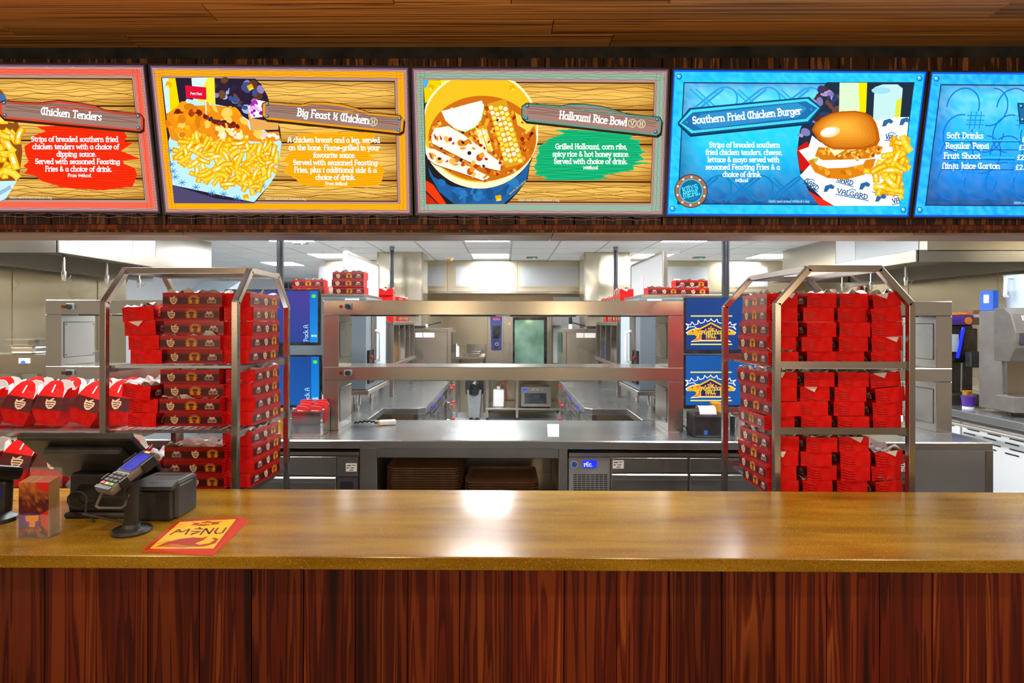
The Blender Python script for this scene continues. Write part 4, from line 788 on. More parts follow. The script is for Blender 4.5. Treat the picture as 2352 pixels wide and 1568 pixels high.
gx0, gx1 = X(1178, cy), X(1256, cy); MB().box(gx0, gx1, cy - .034, cy - .03, .9, zt - .02).build('door_surround', 'black_gloss', d, 1); MB().box(gx0 + .03, gx1 - .05, cy - .037, cy - .034, .93, zt - .07).build('glass', 'oven_glass_reflect', d, 1)
hx = X(1167, cy); MB().box(hx - .014, hx + .014, cy - .075, cy - .055, Z(811, cy), Z(786, cy)).build('handle', 'chrome', d, 1, .006); MB().box(hx - .008, hx + .008, cy - .06, cy - .03, Z(800, cy), Z(796, cy)).build('handle_stem', 'steel', d, 1)
q = P(1170, 743, cy - .032); MB().prism([(q.x - .028, q.y, q.z - .02), (q.x + .028, q.y, q.z - .02), (q.x, q.y, q.z + .03)], (0, -.002, 0)).build('warning_sticker', 'gold', d, 1)
mz0, mz1 = .212, .212 + .345; mx0, mx1 = X(1197, cy + .02), X(1266, cy + .02); my = cy + .04
t = thing('microwave', 'silver commercial microwave with dark window on the low shelf', 'microwave', ((mx0 + mx1) / 2, my + .2, .211))
MB().box(mx0, mx1, my, my + .42, mz0 + .015, mz1).build('body', 'steel', t, 1, .006)
for x in (mx0 + .04, mx1 - .04): MB().cyl((x, my + .05, mz0), (x, my + .05, mz0 + .015), .015, n=8).build('foot', 'black', t, 1)
MB().box(mx0 + .06, mx1 - .075, my - .006, my, mz0 + .07, mz1 - .1).build('window', 'glass_dark', t, 1); MB().box(mx0 + .03, mx0 + .1, my - .004, my, mz1 - .055, mz1 - .025).build('display', 'led_blue', t, 1)
for k in range(3): MB().cyl((mx0 + .2 + k * .075, my, mz1 - .04), (mx0 + .2 + k * .075, my - .02, mz1 - .04), .018, n=14).build('knob', 'chrome', t, 1)
MB().box(mx1 - .055, mx1 - .035, my - .03, my, mz0 + .07, mz1 - .1).build('handle', 'steel', t, 1, .003)
jx0, jx1 = X(1133, cy + .1), X(1158, cy + .1); t = thing('jerrycan', 'white plastic jerrycan with hoses on the low table shelf', 'canister', ((jx0 + jx1) / 2, 9.6, .211))
MB().box(jx0, jx1, 9.5, 9.7, .211, .50).build('body', 'white', t, 1, .02, seg=2); MB().cyl(((jx0 + jx1) / 2, 9.6, .5), ((jx0 + jx1) / 2, 9.6, .55), .03, n=12).build('cap', 'white', t, 1); MB().tube([((jx0 + jx1) / 2, 9.6, .55), (jx1 + .03, 9.62, .64), (jx1 + .05, 9.62, .3)], .008).build('hose', 'knob_red', t, 1)
b0, b1 = X(1073, 9.5), X(1106, 9.5); bc = (b0 + b1) / 2; t = thing('pedal_bin', 'grey pedal bin with black liner bag by the back table', 'bin', (bc, 9.62, 0))
MB().prism([(b0 + .03, 9.5, 0.01), (b1 - .03, 9.5, .01), (b1, 9.5, .5), (b0, 9.5, .5)], (0, .26, 0)).build('body', 'mid_grey', t, 1, .006)
bg = MB(); rr = random.Random(5); n = 18; q = []
for j, (k, z) in enumerate(((1.06, .42), (1.12, .5), (1.1, .6), (1.0, .68), (.8, .70))):
    for i in range(n): a = 2 * math.pi * i / n; q.append((bc + (b1 - b0) * .56 * k * math.cos(a) * (1 + rr.uniform(-.08, .08)), 9.63 + .15 * k * math.sin(a) * (1 + rr.uniform(-.08, .08)), z + rr.uniform(-.02, .02)))
bg.add(q, [(j * n + i, j * n + (i + 1) % n, (j + 1) * n + (i + 1) % n, (j + 1) * n + i) for j in range(4) for i in range(n)] + [tuple(range(4 * n, 5 * n))]); bg.build('liner_bag', 'bag', t, 1)
for x in (bc - .05, bc + .05): MB().box(x - .025, x + .025, 9.46, 9.5, .01, .035).build('pedal', 'black', t, 1)
sx = X(1085, 9.7); t = thing('small_sink', 'small stainless sink unit with tray left of the blue-panelled oven', 'sink', (sx, 9.85, 0))
a0, a1 = X(1042, 9.6), X(1112, 9.6); MB().box(a0, a1, 9.7, 10.25, 1.0, 1.04).build('basin_top', 'steel', t, 1, .003); MB().box(X(1067, 9.6), a1, 10.2, 10.26, 1.04, 1.24).build('splashback', 'chrome', t, 1); tag(MB().box(X(1072, 9.6), X(1100, 9.6), 9.8, 10.05, 1.041, 1.09).build('steel_tray', 'chrome', bevel=.01), 'small bright steel tray on the sink unit', 'tray')
for x in (a0 + .04, a1 - .04): MB().box(x - .02, x + .02, 9.74, 9.78, 0, 1.0).build('leg', 'steel', t, 1); MB().box(x - .02, x + .02, 10.2, 10.24, 0, 1.0).build('leg', 'steel', t, 1)
tag(MB().lathe([(.05, 1.041), (.05, 1.2), (.045, 1.22), (.015, 1.225), (.012, 1.26)], (X(1048, 9.8), 9.85, 0), 14).build('soap_bottle', 'white'), 'white soap bottle on the small sink unit', 'bottle')
for px, py, s in ((1278, 735, 'upper'), (1280, 762, 'lower')):
    q = P(px, py, 10.28); o = bx('towel_dispenser', 'white', None, q.x - .09, q.x + .09, 10.14, 10.298, q.z - .09, q.z + .07, .008); tag(o, '%s white wall dispenser right of the blue-panelled oven' % s, 'dispenser')
MB().box(X(1270, 10.3), X(1345, 10.3), 10.285, 10.3, .9, 2.1).build('white_panel', 'white_wall', wb)
# ceiling fittings
for px, py, kind, lab in ((797, 568, 's', 'white smoke detector above the left partition'), (1553, 573, 's', 'white smoke detector right of the right partition'), (1033, 590, 'd', 'white domed sensor with yellow tag left of centre')):
    q = PZ(px, py, CEIL); t = thing('smoke_detector', lab, 'detector', (q.x, q.y, CEIL)); MB().lathe([(.07, 0), (.07, -.02), (.055, -.035)], n=20).build('base', 'white', t, smooth=True); MB().lathe([(.05, -.035), (.045, -.06), (.02, -.07)], n=20).build('head', 'white' if kind == 's' else 'gold', t, smooth=True)
for px, py, lab in ((1222, 590, 'emergency light with green LED right of centre'), (1605, 590, 'emergency light with green LED near the right pole'), (690, 556, 'emergency light near the left pole')):
    q = PZ(px, py, CEIL); t = thing('emergency_light', lab, 'ceiling light', (q.x, q.y, CEIL)); MB().box(-.085, .085, -.05, .05, -.02, 0).build('housing', 'mid_grey', t, bevel=.004); MB().lathe([(.012, -.02), (.012, -.03)], (.03, -.02, 0), 10).build('indicator', 'led_green', t)
# side hoods
def side_hood(sg, s, xi, xo, y0, y1, drops):
    xa, xb = min(xi, xo), max(xi, xo); t = thing('canopy_hood', 'large stainless canopy hood over the %s cooking line' % s, 'hood', ((xa + xb) / 2, (y0 + y1) / 2, 2.2))
    r = MB(); r.box(xa, xb, y0, y0 + .03, 2.2, 2.31).box(xa, xb, y1 - .03, y1, 2.2, 2.31).box(xi - .015, xi + .015, y0, y1, 2.2, 2.31).box(xo - .015, xo + .015, y0, y1, 2.2, 2.31); r.build('rim', 'steel', t, 1, .003)
    xu = xi + sg * .09; ua, ub = min(xu, xo), max(xu, xo)
    MB().box(ua, ub, y0 + .0, y1 - .08, 2.30, CEIL - .003).build('plenum', 'steel_wall', t, 1)
    ys = [y0 + .1, y0 + 1.05, y0 + 1.42, y1 - .1]
    for k, m in enumerate(('filter', 'white', 'steel')):
        MB().box(min(xu, xu - sg * .006), max(xu, xu - sg * .006), ys[k] + .004, ys[k + 1] - .004, 2.315, CEIL - .01).build('side_panel', m, t, 1)
    g = xo - sg * .28; MB().box(g - .02, g + .02, y0 + .05, y1 - .05, 2.14, 2.3).build('grease_channel', 'steel_dark', t, 1)
    xd = xi + sg * .14
    for k, (px, py) in enumerate(drops):
        y = xd / ((px - 1160) / 1300); zb = Z(py, y, px); d = thing('drop_nozzle', 'chrome drop nozzle hanging from the %s hood, %s from the counter' % (s, ['nearest', 'second', 'third'][k]), 'nozzle', (xd, y, zb), group='hood drop nozzles')
        MB().cyl((xd, y, zb + .07), (xd, y, 2.298), .011, n=10).build('pipe', 'chrome', d, 1); MB().cyl((xd, y, zb + .05), (xd, y, zb + .08), .02, n=12).cyl((xd, y, zb), (xd, y, zb + .05), .014, .018, n=12).build('nozzle', 'chrome', d, 1, smooth=True)
        MB().tube([(xd + .03 - .03 * math.cos(a), y, zb + .05 - .035 * math.sin(a)) for a in [i * math.pi / 6 for i in range(7)]], .0025, 6).build('ring', 'chrome', d, 1)
side_hood(-1, 'left', -3.62, -4.77, 4.55, 7.2, ((140, 645), (240, 652), (315, 660)))
side_hood(1, 'right', 3.75, 5.09, 5.18, 7.95, ((2075, 656), (1996, 664), (1931, 668)))
for pts, lab in (([PX(268, 700, -4.9), PX(272, 660, -4.9), PX(288, 640, -4.95)], 'brown copper pipe rising at the end of the left wall'), ([Vector((5.04, 8.07, 2.25)), Vector((5.04, 8.07, 2.12)), Vector((5.02, 8.10, 1.75))], 'brown copper pipe rising at the end of the right wall')):
    pts = [Vector((p.x, max(p.y, 7.18) if p.x < 0 else p.y, p.z)) for p in pts]
    t = thing('copper_pipe', lab, 'pipe', pts[-1]); MB().tube(pts, .035, 12).cyl(pts[0], pts[0] - Vector((0, 0, .001)) + (pts[0] - pts[1]) * 2, .035, n=12).build('pipe', 'copper', t, 1, smooth=True)
    for p in pts[:2]: MB().cyl(p - Vector((0, 0, .02)), p + Vector((0, 0, .02)), .045, n=12).build('joint', 'copper', t, 1)
# left side room
q0, q1 = P(302, 672, 12.9), P(370, 642, 12.9); o = thing('wall_cabinet', 'grey wall cabinet high on the far left wall', 'cabinet', ((q0.x + q1.x) / 2, 12.9, q0.z)); MB().box(q0.x, q1.x, 12.75, 12.99, q0.z, q1.z).build('body', 'steel_dark', o, 1); MB().box(q0.x + .3, q1.x - .02, 12.735, 12.75, q0.z + .02, q1.z - .02).build('door', 'mid_grey', o, 1)
t = thing('salad_bar_cover', 'pale blue sloping equipment cover behind the left trolley', 'cover', (X(470, 8.2), 8.5, 0)); a, b = X(425, 8.2), X(512, 8.2)
MB().prism([(a, 8.2, Z(672, 8.2)), (a, 8.9, Z(672, 8.2)), (a, 8.9, Z(650, 8.9)), (a, 8.75, Z(648, 8.9))], (b - a, 0, 0)).build('lid', 'milky', t, 1, .006); MB().box(a, b, 8.2, 8.9, 0, Z(672, 8.2)).build('cabinet', 'steel', t, 1)
t = thing('breaker_panel', 'small red and black switch panel on the far passage wall', 'switch', P(664, 657, 12.98)); c = ORG[t]; MB().box(c.x - .13, c.x + .13, 12.96, 12.998, c.z - .09, c.z + .1).build('plate', 'mid_grey', t, 1)
for k in (-1, 1): MB().box(c.x + k * .06 - .035, c.x + k * .06 + .035, 12.93, 12.96, c.z - .05, c.z + .06).build('switch', 'black', t, 1); MB().box(c.x + k * .06 - .02, c.x + k * .06 + .02, 12.92, 12.93, c.z + .01, c.z + .04).build('button', 'knob_red', t, 1)
# cooking unit at the far left
y0 = 4.7; a, b = X(-60, y0), X(106, y0); zt = Z(817, y0)
t = thing('chip_station', 'stainless chip station with blue-lit control at the far left', 'station', ((a + b) / 2, 5, 0)); MB().box(a, b, y0, 5.4, zt - .16, zt).build('top', 'steel', t, 1, .004)
for x in (a + .03, X(32, y0), b - .02):
    for y in (y0 + .03, 5.36): MB().box(x - .025, x + .025, y - .025, y + .025, 0, zt - .16).build('leg', 'steel', t, 1)
MB().box(a, b, y0 + .05, 5.35, .5, .54).build('low_shelf', 'steel', t, 1); MB().box(X(44, y0), X(70, y0), y0 - .006, y0, Z(837, y0), Z(825, y0)).build('control_plate', 'white', t, 1); MB().cyl(P(53, 832, y0 - .006), P(53, 832, y0 - .02), .015, n=12).build('knob', 'blue_box', t, 1)
q = P(80, 812, 4.95); t = thing('gastronorm_pan', 'upper steel food pan on the chip station at the far left', 'pan', (q.x, 4.95, zt)); MB().box(q.x - .09, q.x + .12, 4.8, 5.1, zt, zt + .07).build('pan', 'chrome', t, 1, .02, seg=2); MB().box(q.x - .11, q.x + .14, 4.78, 5.12, zt + .07, zt + .078).build('rim', 'chrome', t, 1); MB().box(q.x - .11, q.x + .14, 4.78, 5.12, zt + .12, zt + .127).build('lid', 'chrome', t, 1); MB().box(q.x - .02, q.x + .04, 4.9, 4.95, zt + .078, zt + .12).build('knob', 'steel', t, 1)
# right-hand drinks counter
zc = .9; xe = 3.86
t = thing('drinks_counter', 'stainless drinks counter along the right wall', 'counter', (4.4, 5, 0)); MB().box(xe, 5.09, 3.0, 7.8, .84, zc).build('worktop', 'steel_top', t, 1, .004); MB().box(xe + .08, 5.05, 3.0, 7.7, .08, .84).build('carcass', 'steel', t, 1)
MB().tube([(xe - .03, 3.0, .79), (xe - .03, 4.9, .79)], .016, 10).build('rail', 'steel', t, 1)
for k in range(5):
    y1_ = 6.2 - k * .66; pn = MB().box(xe + .055, xe + .08, y1_ - .64, y1_, .1, .8).build('louvre_panel', 'white' if k < 3 else 'purple', t, 1, .003)
    for j in range(4):
        for i in range(3): MB().box(xe + .052, xe + .056, y1_ - .58 + i * .2 + (j % 2) * .04, y1_ - .46 + i * .2 + (j % 2) * .04, .745 - j * .04, .755 - j * .04).build('slot', 'black', pn, 1)
# ice dispenser
ix, iy, iw = 4.01, 4.56, .46; zt = 1.768
t = thing('ice_dispenser', 'grey ice dispenser with curved front on the drinks counter', 'dispenser', (ix + .23, 4.8, zc))
MB().box(ix + .06, ix + iw - .03, iy + .1, 4.9, zc + .02, zt - .02).build('column', 'grey_plastic', t, 1, .008)
pf = [(iy + .02, zt), (iy - .04, zt - .05), (iy - .085, zt - .2), (iy - .08, zt - .32), (iy - .03, zt - .43), (iy + .12, zt - .43), (iy + .12, zt)]
for a, b, nm, m in ((ix, ix + .17, 'head_panel', 'dark_grey_soft'), (ix + .176, ix + .30, 'head_panel', 'grey_plastic'), (ix + .306, ix + iw, 'head_panel', 'steel_dark')): MB().prism([(a, y, z) for y, z in pf], (b - a, 0, 0)).build(nm, m, t, 1, .008, seg=2)
MB().prism([(ix + .03, iy - .087, zt - .29), (ix + .12, iy - .087, zt - .29), (ix + .12, iy - .089, zt - .2), (ix + .03, iy - .089, zt - .2)], (0, .02, 0)).build('button_panel', 'dark_grey', t, 1)
MB().cyl((ix + .07, iy - .088, zt - .265), (ix + .07, iy - .093, zt - .265), .012, n=14).build('button', 'led_blue', t, 1)
MB().cyl((ix + .235, iy - .05, zt - .04), (ix + .235, iy - .06, zt - .045), .014, n=14).build('emblem', 'blue_box', t, 1)
pp = Paint(lambda x, y: Vector((ix + x, iy - .04 - .045 * (y - .05) / .15 - .001, zt - y)), (0, -1, .2)); pp.text('ICE', (.075, .10), (.125, .10), .035, '#c8ccd0', .16); pp.build('lettering', 'print', t)
MB().box(ix + .07, ix + iw - .12, iy + .07, iy + .1, zc + .17, zt - .43).build('splash_plate', 'steel_dark', t, 1)
tr = MB().box(ix - .02, ix + iw - .06, iy - .09, iy + .09, zc + .04, zc + .165).build('drip_tray', 'grey_plastic', t, 1, .006); MB().box(ix, ix + iw - .08, iy - .07, iy + .07, zc + .165, zc + .169).build('grate', 'steel_dark', tr, 1)
for x in (ix + .04, ix + iw - .1): MB().cyl((x, iy, zc), (x, iy, zc + .04), .015, n=8).build('foot', 'black', t, 1)
t = thing('measuring_jug', 'large translucent white jug on top of the ice dispenser', 'jug', (4.30, 4.72, 1.769)); MB().lathe([(.115, 0), (.128, .26), (.138, .275), (.134, .275), (.11, .006)], ORG[t], 28).build('body', 'milky', t, 1, smooth=True); c = ORG[t]
MB().tube([c + Vector((-.12, -.03, .25)), c + Vector((-.18, -.03, .25)), c + Vector((-.188, -.03, .1)), c + Vector((-.17, -.03, .09))], .014, 10).build('handle', 'milky', t, 1, smooth=True)
t = thing('leaflet_box', 'small blue printed box beside the white jug', 'box', (4.12, 4.85, 1.75)); c = ORG[t]; MB().obox(c + Vector((-.0, 0, .085)), (.07, .1, .17), (0, 0, .3)).build('carton', 'blue_box', t, 1, .002); MB().obox(c + Vector((0, 0, .1)), (.072, .04, .07), (0, 0, .3)).build('print_patch', 'paper', t, 1)
# coffee machine and neighbours
ky = 5.2; a, b = X(2188, ky) - .08, X(2262, ky); t = thing('coffee_machine', 'black coffee machine with blue light strip on the drinks counter', 'coffee machine', ((a + b) / 2, 5.4, zc))
MB().box(a, b + .02, ky + .15, 5.75, zc + .02, Z(744, ky)).build('body', 'black', t, 1, .01); MB().box(a + .02, b - .06, ky, ky + .16, Z(830, ky), Z(752, ky)).build('head', 'black_gloss', t, 1, .008); MB().box(a, b, ky - .02, ky + .16, zc, zc + .09).build('drip_tray', 'dark_grey', t, 1, .004)
s0, s1 = P(2213, 752, ky - .01), P(2199, 822, ky - .01); MB().bar(s0, s1, .022, .012).build('light_strip', 'led_blue', t, 1); MB().box(a + .04, X(2201, ky), ky - .006, ky, Z(805, ky), Z(765, ky)).build('display', 'milky', t, 1); MB().box(X(2215, ky), X(2240, ky), ky - .07, ky, Z(840, ky), Z(804, ky)).build('bean_cup', 'dark_grey', t, 1, .01); MB().cyl(P(2209, 830, ky + .05), P(2208, 900, ky + .05), .006, n=8).build('wand', 'chrome', t, 1)
t = thing('snack_carton', 'purple display carton with orange print on the coffee machine', 'carton', (X(2208, 5.4), 5.4, Z(744, ky))); c = ORG[t]; zt = c.z
MB().box(X(2180, 5.3), X(2231, 5.3), 5.28, 5.5, zt, zt + .09).build('carton', 'purple', t, 1, .002); MB().cyl((X(2220, 5.3), 5.28, zt + .04), (X(2220, 5.3), 5.275, zt + .04), .035, n=12).build('print_patch', 'orange', t, 1)
for k in range(4): tag(MB().box(X(2182, 5.3) + k * .05, X(2182, 5.3) + k * .05 + .045, 5.3, 5.48, zt + .091, zt + .106 + .008 * (k % 2)).build('snack_packet', 'orange', bevel=.004), 'orange snack packet on the purple carton, %s' % ['far left', 'second from left', 'third from left', 'far right'][k], 'packet', 'orange snack packets')
t = thing('bean_hopper', 'brown bean hopper with white label beside the purple carton', 'hopper', (X(2246, 5.4), 5.45, Z(744, ky))); MB().box(X(2235, 5.35), X(2257, 5.35), 5.35, 5.5, zt, zt + .14).build('hopper', 'tray_brown', t, 1, .003); MB().box(X(2236, 5.35), X(2253, 5.35), 5.345, 5.35, zt + .07, zt + .1).build('label_plate', 'white', t, 1)
q = PZ(2224, 938, zc); t = thing('takeaway_cup', 'purple paper cup with white base by the coffee machine', 'cup', (q.x, q.y, zc)); MB().lathe([(.042, 0), (.0435, .02)], n=20).build('base_band', 'white', t, smooth=True); MB().lathe([(.0435, .02), (.052, .105), (.055, .11), (.05, .11)], n=20).build('cup', 'purple', t, smooth=True)

# ================================================================== the pass
YF, ZC = 3.56, .9
XL, XR = X(20, YF), X(2281, YF)
t = thing('pass_counter', 'long stainless pass counter across the kitchen opening', 'counter', (0, 3.9, 0))
MB().box(XL, XR, YF, 4.30, ZC - .052, ZC).build('worktop', 'steel_top', t, 1, .004)
MB().box(XL, XR, YF - .002, YF + .03, ZC - .052, ZC - .004).build('front_edge', 'steel', t, 1, .003)
ya = YF + .03; zlo = .1
def panel(a, b, y0, y1, z0, z1, nm, m='steel', bev=.003): return MB().box(X(a, YF + .03), X(b, YF + .03), y0, y1, z0, z1).build(nm, m, t, 1, bev)
panel(826, 866, ya, 4.2, zlo, ZC - .052, 'upright', 'steel_v'); panel(1284, 1305, ya, 4.2, zlo, ZC - .052, 'upright', 'steel_v'); panel(866, 1284, ya, ya + .02, Z(1052, ya), ZC - .052, 'fascia'); panel(866, 1284, 4.18, 4.2, zlo, ZC - .052, 'back_panel', 'steel_dark'); panel(866, 1284, ya + .02, 4.18, .52, .54, 'tray_shelf')
panel(2100, 2281, ya, 4.2, zlo, ZC - .052, 'end_panel', 'steel_top'); panel(2264, 2281, ya - .006, ya, zlo, ZC - .052, 'end_trim')
for x in (XL + .1, X(846, ya), X(1294, ya), XR - .1): MB().cyl((x, 3.7, 0), (x, 3.7, .1), .02, n=10).build('foot', 'steel_dark', t, 1)
# drawer fridges under the pass
def sticker(par, px, py, y, w=.07, h=.052):
    q = P(px, py, y); o = MB().box(q.x - w / 2, q.x + w / 2, y - .0015, y, q.z - h / 2, q.z + h / 2).build('rating_plate', 'white_card', par, 1)
    pr = Paint(lambda u, v: Vector((q.x + u, y - .0015, q.z + v)), (0, -1, 0), .0003)
    for i, (u, v, l, c) in enumerate(((-.028, .012, .024, '#303030'), (.004, .014, .02, '#808080'), (-.028, -.003, .012, '#505050'), (-.004, -.003, .02, '#606060'), (-.01, -.017, .022, '#606060'))): pr.line([(u, v), (u + l, v)], .006, c)
    pr.build('print', 'print', o)['kind'] = 'stuff'
def fridge(a, b, lab, kind):
    xa, xb = X(a, ya), X(b, ya); f = thing('drawer_fridge', lab, 'fridge', ((xa + xb) / 2, 3.9, 0)); z1 = ZC - .075
    MB().box(xa, xb, ya + .01, 4.15, .1, z1).build('body', 'steel', f, 1, .003)
    for x in (xa + .06, xb - .06): MB().cyl((x, 3.7, 0), (x, 3.7, .1), .02, n=10).build('foot', 'black', f, 1)
    MB().box(xa, xb, ya - .012, ya + .01, z1 - .028, z1).build('top_rail', 'steel', f, 1, .004)
    if kind == 'vent':
        xv = X(1403, ya); MB().box(xa, xv - .004, ya - .004, ya + .01, .1, z1 - .034).build('service_panel', 'mid_grey', f, 1, .003)
        q0, q1 = P(1338, 1074, ya - .006), P(1371, 1057, ya - .006); d = MB().box(q0.x, q1.x, ya - .007, ya - .004, q0.z, q1.z).build('display', 'led_blue', f, 1)
        pr = Paint(lambda u, v: P(u, v, ya - .007), (0, -1, 0), .0004); pr.text('rEc.', (1341, 1070.5), (1361, 1070.5), 9.5, '#e8f4ff', .17); pr.build('digits', 'screen_print', d)
        q = P(1319, 1066, ya - .004); MB().cyl(q, q + Vector((0, -.002, 0)), .022, n=24).build('sticker', 'white', f, 1); MB().cyl(q + Vector((0, -.002, 0)), q + Vector((0, -.003, 0)), .019, n=24).build('sticker_disc', 'blue_box', f, 1)
        for r_ in range(10):
            for c_ in range(8):
                q = P(1321 + c_ * 10, 1090 + r_ * 4.9, ya - .004); MB().box(q.x - .0105, q.x + .0105, ya - .0055, ya - .0035, q.z - .0028, q.z + .0028).build('vent_slot', 'black', f, 1, 0)
        ds = [(xv, (xv + xb) / 2 - .004), ((xv + xb) / 2 + .004, xb)]; sticker(f, 1420, 1066, ya - .012)
    else: ds = [(xa, xb - .14)]
    for x0, x1 in ds:
        zf = Z(1096 if kind != 'vent' else 1086, ya); MB().box(x0 + .003, x1 - .003, ya - .012, ya + .01, zf + .008, z1 - .034).build('drawer_front', 'steel', f, 1, .003)
        d = MB().box(x0 + .003, x1 - .003, ya - .012, ya + .01, .14, zf).build('drawer_front', 'steel', f, 1, .003); MB().box(x0 + .003, x1 - .003, ya - .022, ya - .012, zf - .035, zf - .002).build('grip', 'steel', d, 1, .003)
    if kind != 'vent':
        x0, x1 = xb - .135, xb - .005; MB().box(x0, x1, ya - .008, ya + .01, .14, Z(1096, ya) + .0).build('vent_panel', 'steel_dark', f, 1); MB().box(x0 + .02, x1 - .03, ya - .010, ya - .008, .3, Z(1106, ya)).build('vent_opening', 'black', f, 1); MB().box(x1 - .137 + .003, x1, ya - .012, ya + .01, Z(1094, ya), z1 - .034).build('service_panel', 'steel', f, 1); sticker(f, b - 18, 1073, ya - .012)
fridge(575, 825, 'stainless drawer fridge left of the tray bay under the pass', 'plain'); fridge(1307, 1760, 'stainless drawer fridge with blue rEc display under the pass', 'vent'); fridge(1900, 2095, 'stainless drawer fridge behind the right trolley', 'plain2')
fridge(200, 480, 'stainless drawer fridge behind the left trolley', 'plain3')
# stacks of brown trays in the open bay
def traystack(a, b, n, side, ztop):
    xa, xb = X(a, 3.66), X(b, 3.66); th = .0155; z0 = .541; m = None; n = int((ztop - z0) / th)
    pf = MB(); w, d = xb - xa, .42; r = .03
    def ring(ins, z): return [(sx * (w / 2 - ins - r) + r * math.cos(a_) , sy * (d / 2 - ins - r) + r * math.sin(a_), z) for sx, sy, a0 in ((1, 1, 0), (-1, 1, 90), (-1, -1, 180), (1, -1, 270)) for a_ in (R(a0), R(a0 + 45), R(a0 + 90))]
    q = ring(.02, 0) + ring(0, .018) + ring(.006, .018) + ring(.026, .004); k = 12
    pf.add(q, [(j * k + i, j * k + (i + 1) % k, (j + 1) * k + (i + 1) % k, (j + 1) * k + i) for j in range(3) for i in range(k)] + [tuple(range(k - 1, -1, -1)), tuple(range(3 * k, 4 * k))])
    for i in range(n):
        lab = 'brown serving tray, %s in the %s tray stack' % (['topmost', 'second from top', 'third from top', 'fourth from top', 'fifth from top', 'sixth from top', 'seventh from top', 'eighth from top', 'ninth from top', 'tenth from top', 'eleventh from top', 'twelfth from top'][n - 1 - i], side)
        if m is None: o = pf.build('serving_tray', 'tray_brown'); m = o.data
        else: o = link('serving_tray', m)
        o.location = ((xa + xb) / 2 + random.uniform(-.003, .003), 3.66 + .22, z0 + i * th); tag(o, lab, 'tray', 'brown serving trays under the pass')
traystack(886, 1060, 11, 'left', Z(1076, 3.66)); traystack(1068, 1238, 10, 'right', Z(1106, 3.66))
# heated gantries
GY0, GY1 = 3.87, 4.20
def gantry(a, b, lab, knob, bottom=ZC):
    xa, xb = X(a, GY0), X(b, GY0); g = thing('heated_gantry', lab, 'gantry', ((xa + xb) / 2, 4.03, ZC), group='heated gantries on the pass'); pw = .107
    zs = [(Z(690, GY0), Z(723.5, GY0)), (Z(843, GY0), Z(874, GY0))]
    for k, (z1, z0) in enumerate(zs):
        bm = MB().box(xa, xb, GY0, GY1, z0, z1).build('shelf_beam', 'steel', g, 1, .004)
        if knob:
            q = P(a + 58, 704 if k == 0 else 856, GY0); MB().box(q.x - .028, q.x + .028, GY0 - .006, GY0, q.z - .022, q.z + .022).build('switch_plate', 'mid_grey', bm, 1, .002)
            MB().cyl((q.x, GY0 - .006, q.z), (q.x, GY0 - .028, q.z), .0165, n=16).build('switch_knob', 'black', bm, 1, smooth=True); MB().cyl((q.x - .05, GY0, q.z), (q.x - .05, GY0 - .006, q.z), .0115, n=14).build('indicator', 'copper', bm, 1)
    for x0, sg in ((xa, 1), (xb - pw, -1)):
        for (zt_, zb_) in ((zs[0][1], zs[1][0]), (zs[1][1], ZC)):
            po = MB().box(x0, x0 + pw, GY0 + .002, GY1 - .002, zb_, zt_).build('end_post', 'steel', g, 1, .003); xi = x0 + pw if sg > 0 else x0; y0, y1 = GY0 + .03, GY1 - .015; z0_, z1_ = zb_ + .06, zt_ - .055
            pn = MB().box(min(xi, xi + sg * .004), max(xi, xi + sg * .004), y0, y1, z0_, z1_).build('access_panel', 'steel_v', po, 1, .001)
            if a == 742 or sg > 0:
                for yy in (y0 + .012, y1 - .012):
                    for zz in (z0_ + .015, z1_ - .015): MB().cyl((xi + sg * .004, yy, zz), (xi + sg * .007, yy, zz), .0045, n=8).build('screw', 'dark_grey', po, 1)
            MB().box(min(xi, xi + sg * .002), max(xi, xi + sg * .002), y0 - .004, y1 + .004, z0_ - .004, z1_ + .004).build('panel_gap', 'dark_grey', po, 1)
    for k in range(4): MB().box(xa + pw + .05 + k * (xb - xa - 2 * pw) / 4, xa + pw - .05 + (k + 1) * (xb - xa - 2 * pw) / 4, GY0 + .1, GY1 - .1, zs[0][1] - .008, zs[0][1]).build('heat_element', 'dark_grey', g, 1)
gantry(742, 1571, 'middle two-tier stainless heated gantry on the pass', True)
gantry(104, 488, 'left two-tier stainless heated gantry behind the left trolley', True)
gantry(1818, 2188, 'right two-tier stainless heated gantry behind the right trolley', False)
# order screens on poles
def head(p, cx, cy, s, m):      # deer head and antlers of the hall emblem
    def q(pts): return [(cx + m * x * s, cy + y * s * .6) for x, y in pts]
    ant = [(-31, -20), (-38, -30), (-50, -28), (-57, -18), (-52, -32), (-58, -40), (-47, -36), (-44, -48), (-38, -36), (-30, -40), (-30, -54), (-24, -42), (-16, -46), (-14, -58), (-8, -48), (-2, -54), (0, -60)]
    p.line(q(ant), 1.8 * s, '#f4f6ff')
    body = [(-56, -6), (-46, -16), (-38, -20), (-30, -22), (-20, -20), (-16, -4), (-18, 14), (-28, 25), (-46, 27), (-36, 18), (-32, 8), (-38, 2), (-52, 2)]
    cxb, cyb = -36, 2; p.poly(q([(cxb + (x - cxb) * 1.1, cyb + (y - cyb) * 1.09) for x, y in body]), '#ffffff'); p.poly(q(body), '#f6ac14'); p.poly(q([(-34, -18), (-22, -18), (-18, 6), (-28, 22), (-40, 25), (-30, 14), (-27, -2)]), '#e8641a'); p.ell(*q([(-42, -11)])[0], 1.8 * s, 1.8 * s, '#3a1a10', n=8)
    for k in range(4): p.ell(*q([(-26 - k * 1.2, -10 + k * 8)])[0], 1.6 * s, 1.6 * s, '#ffe080', n=7)
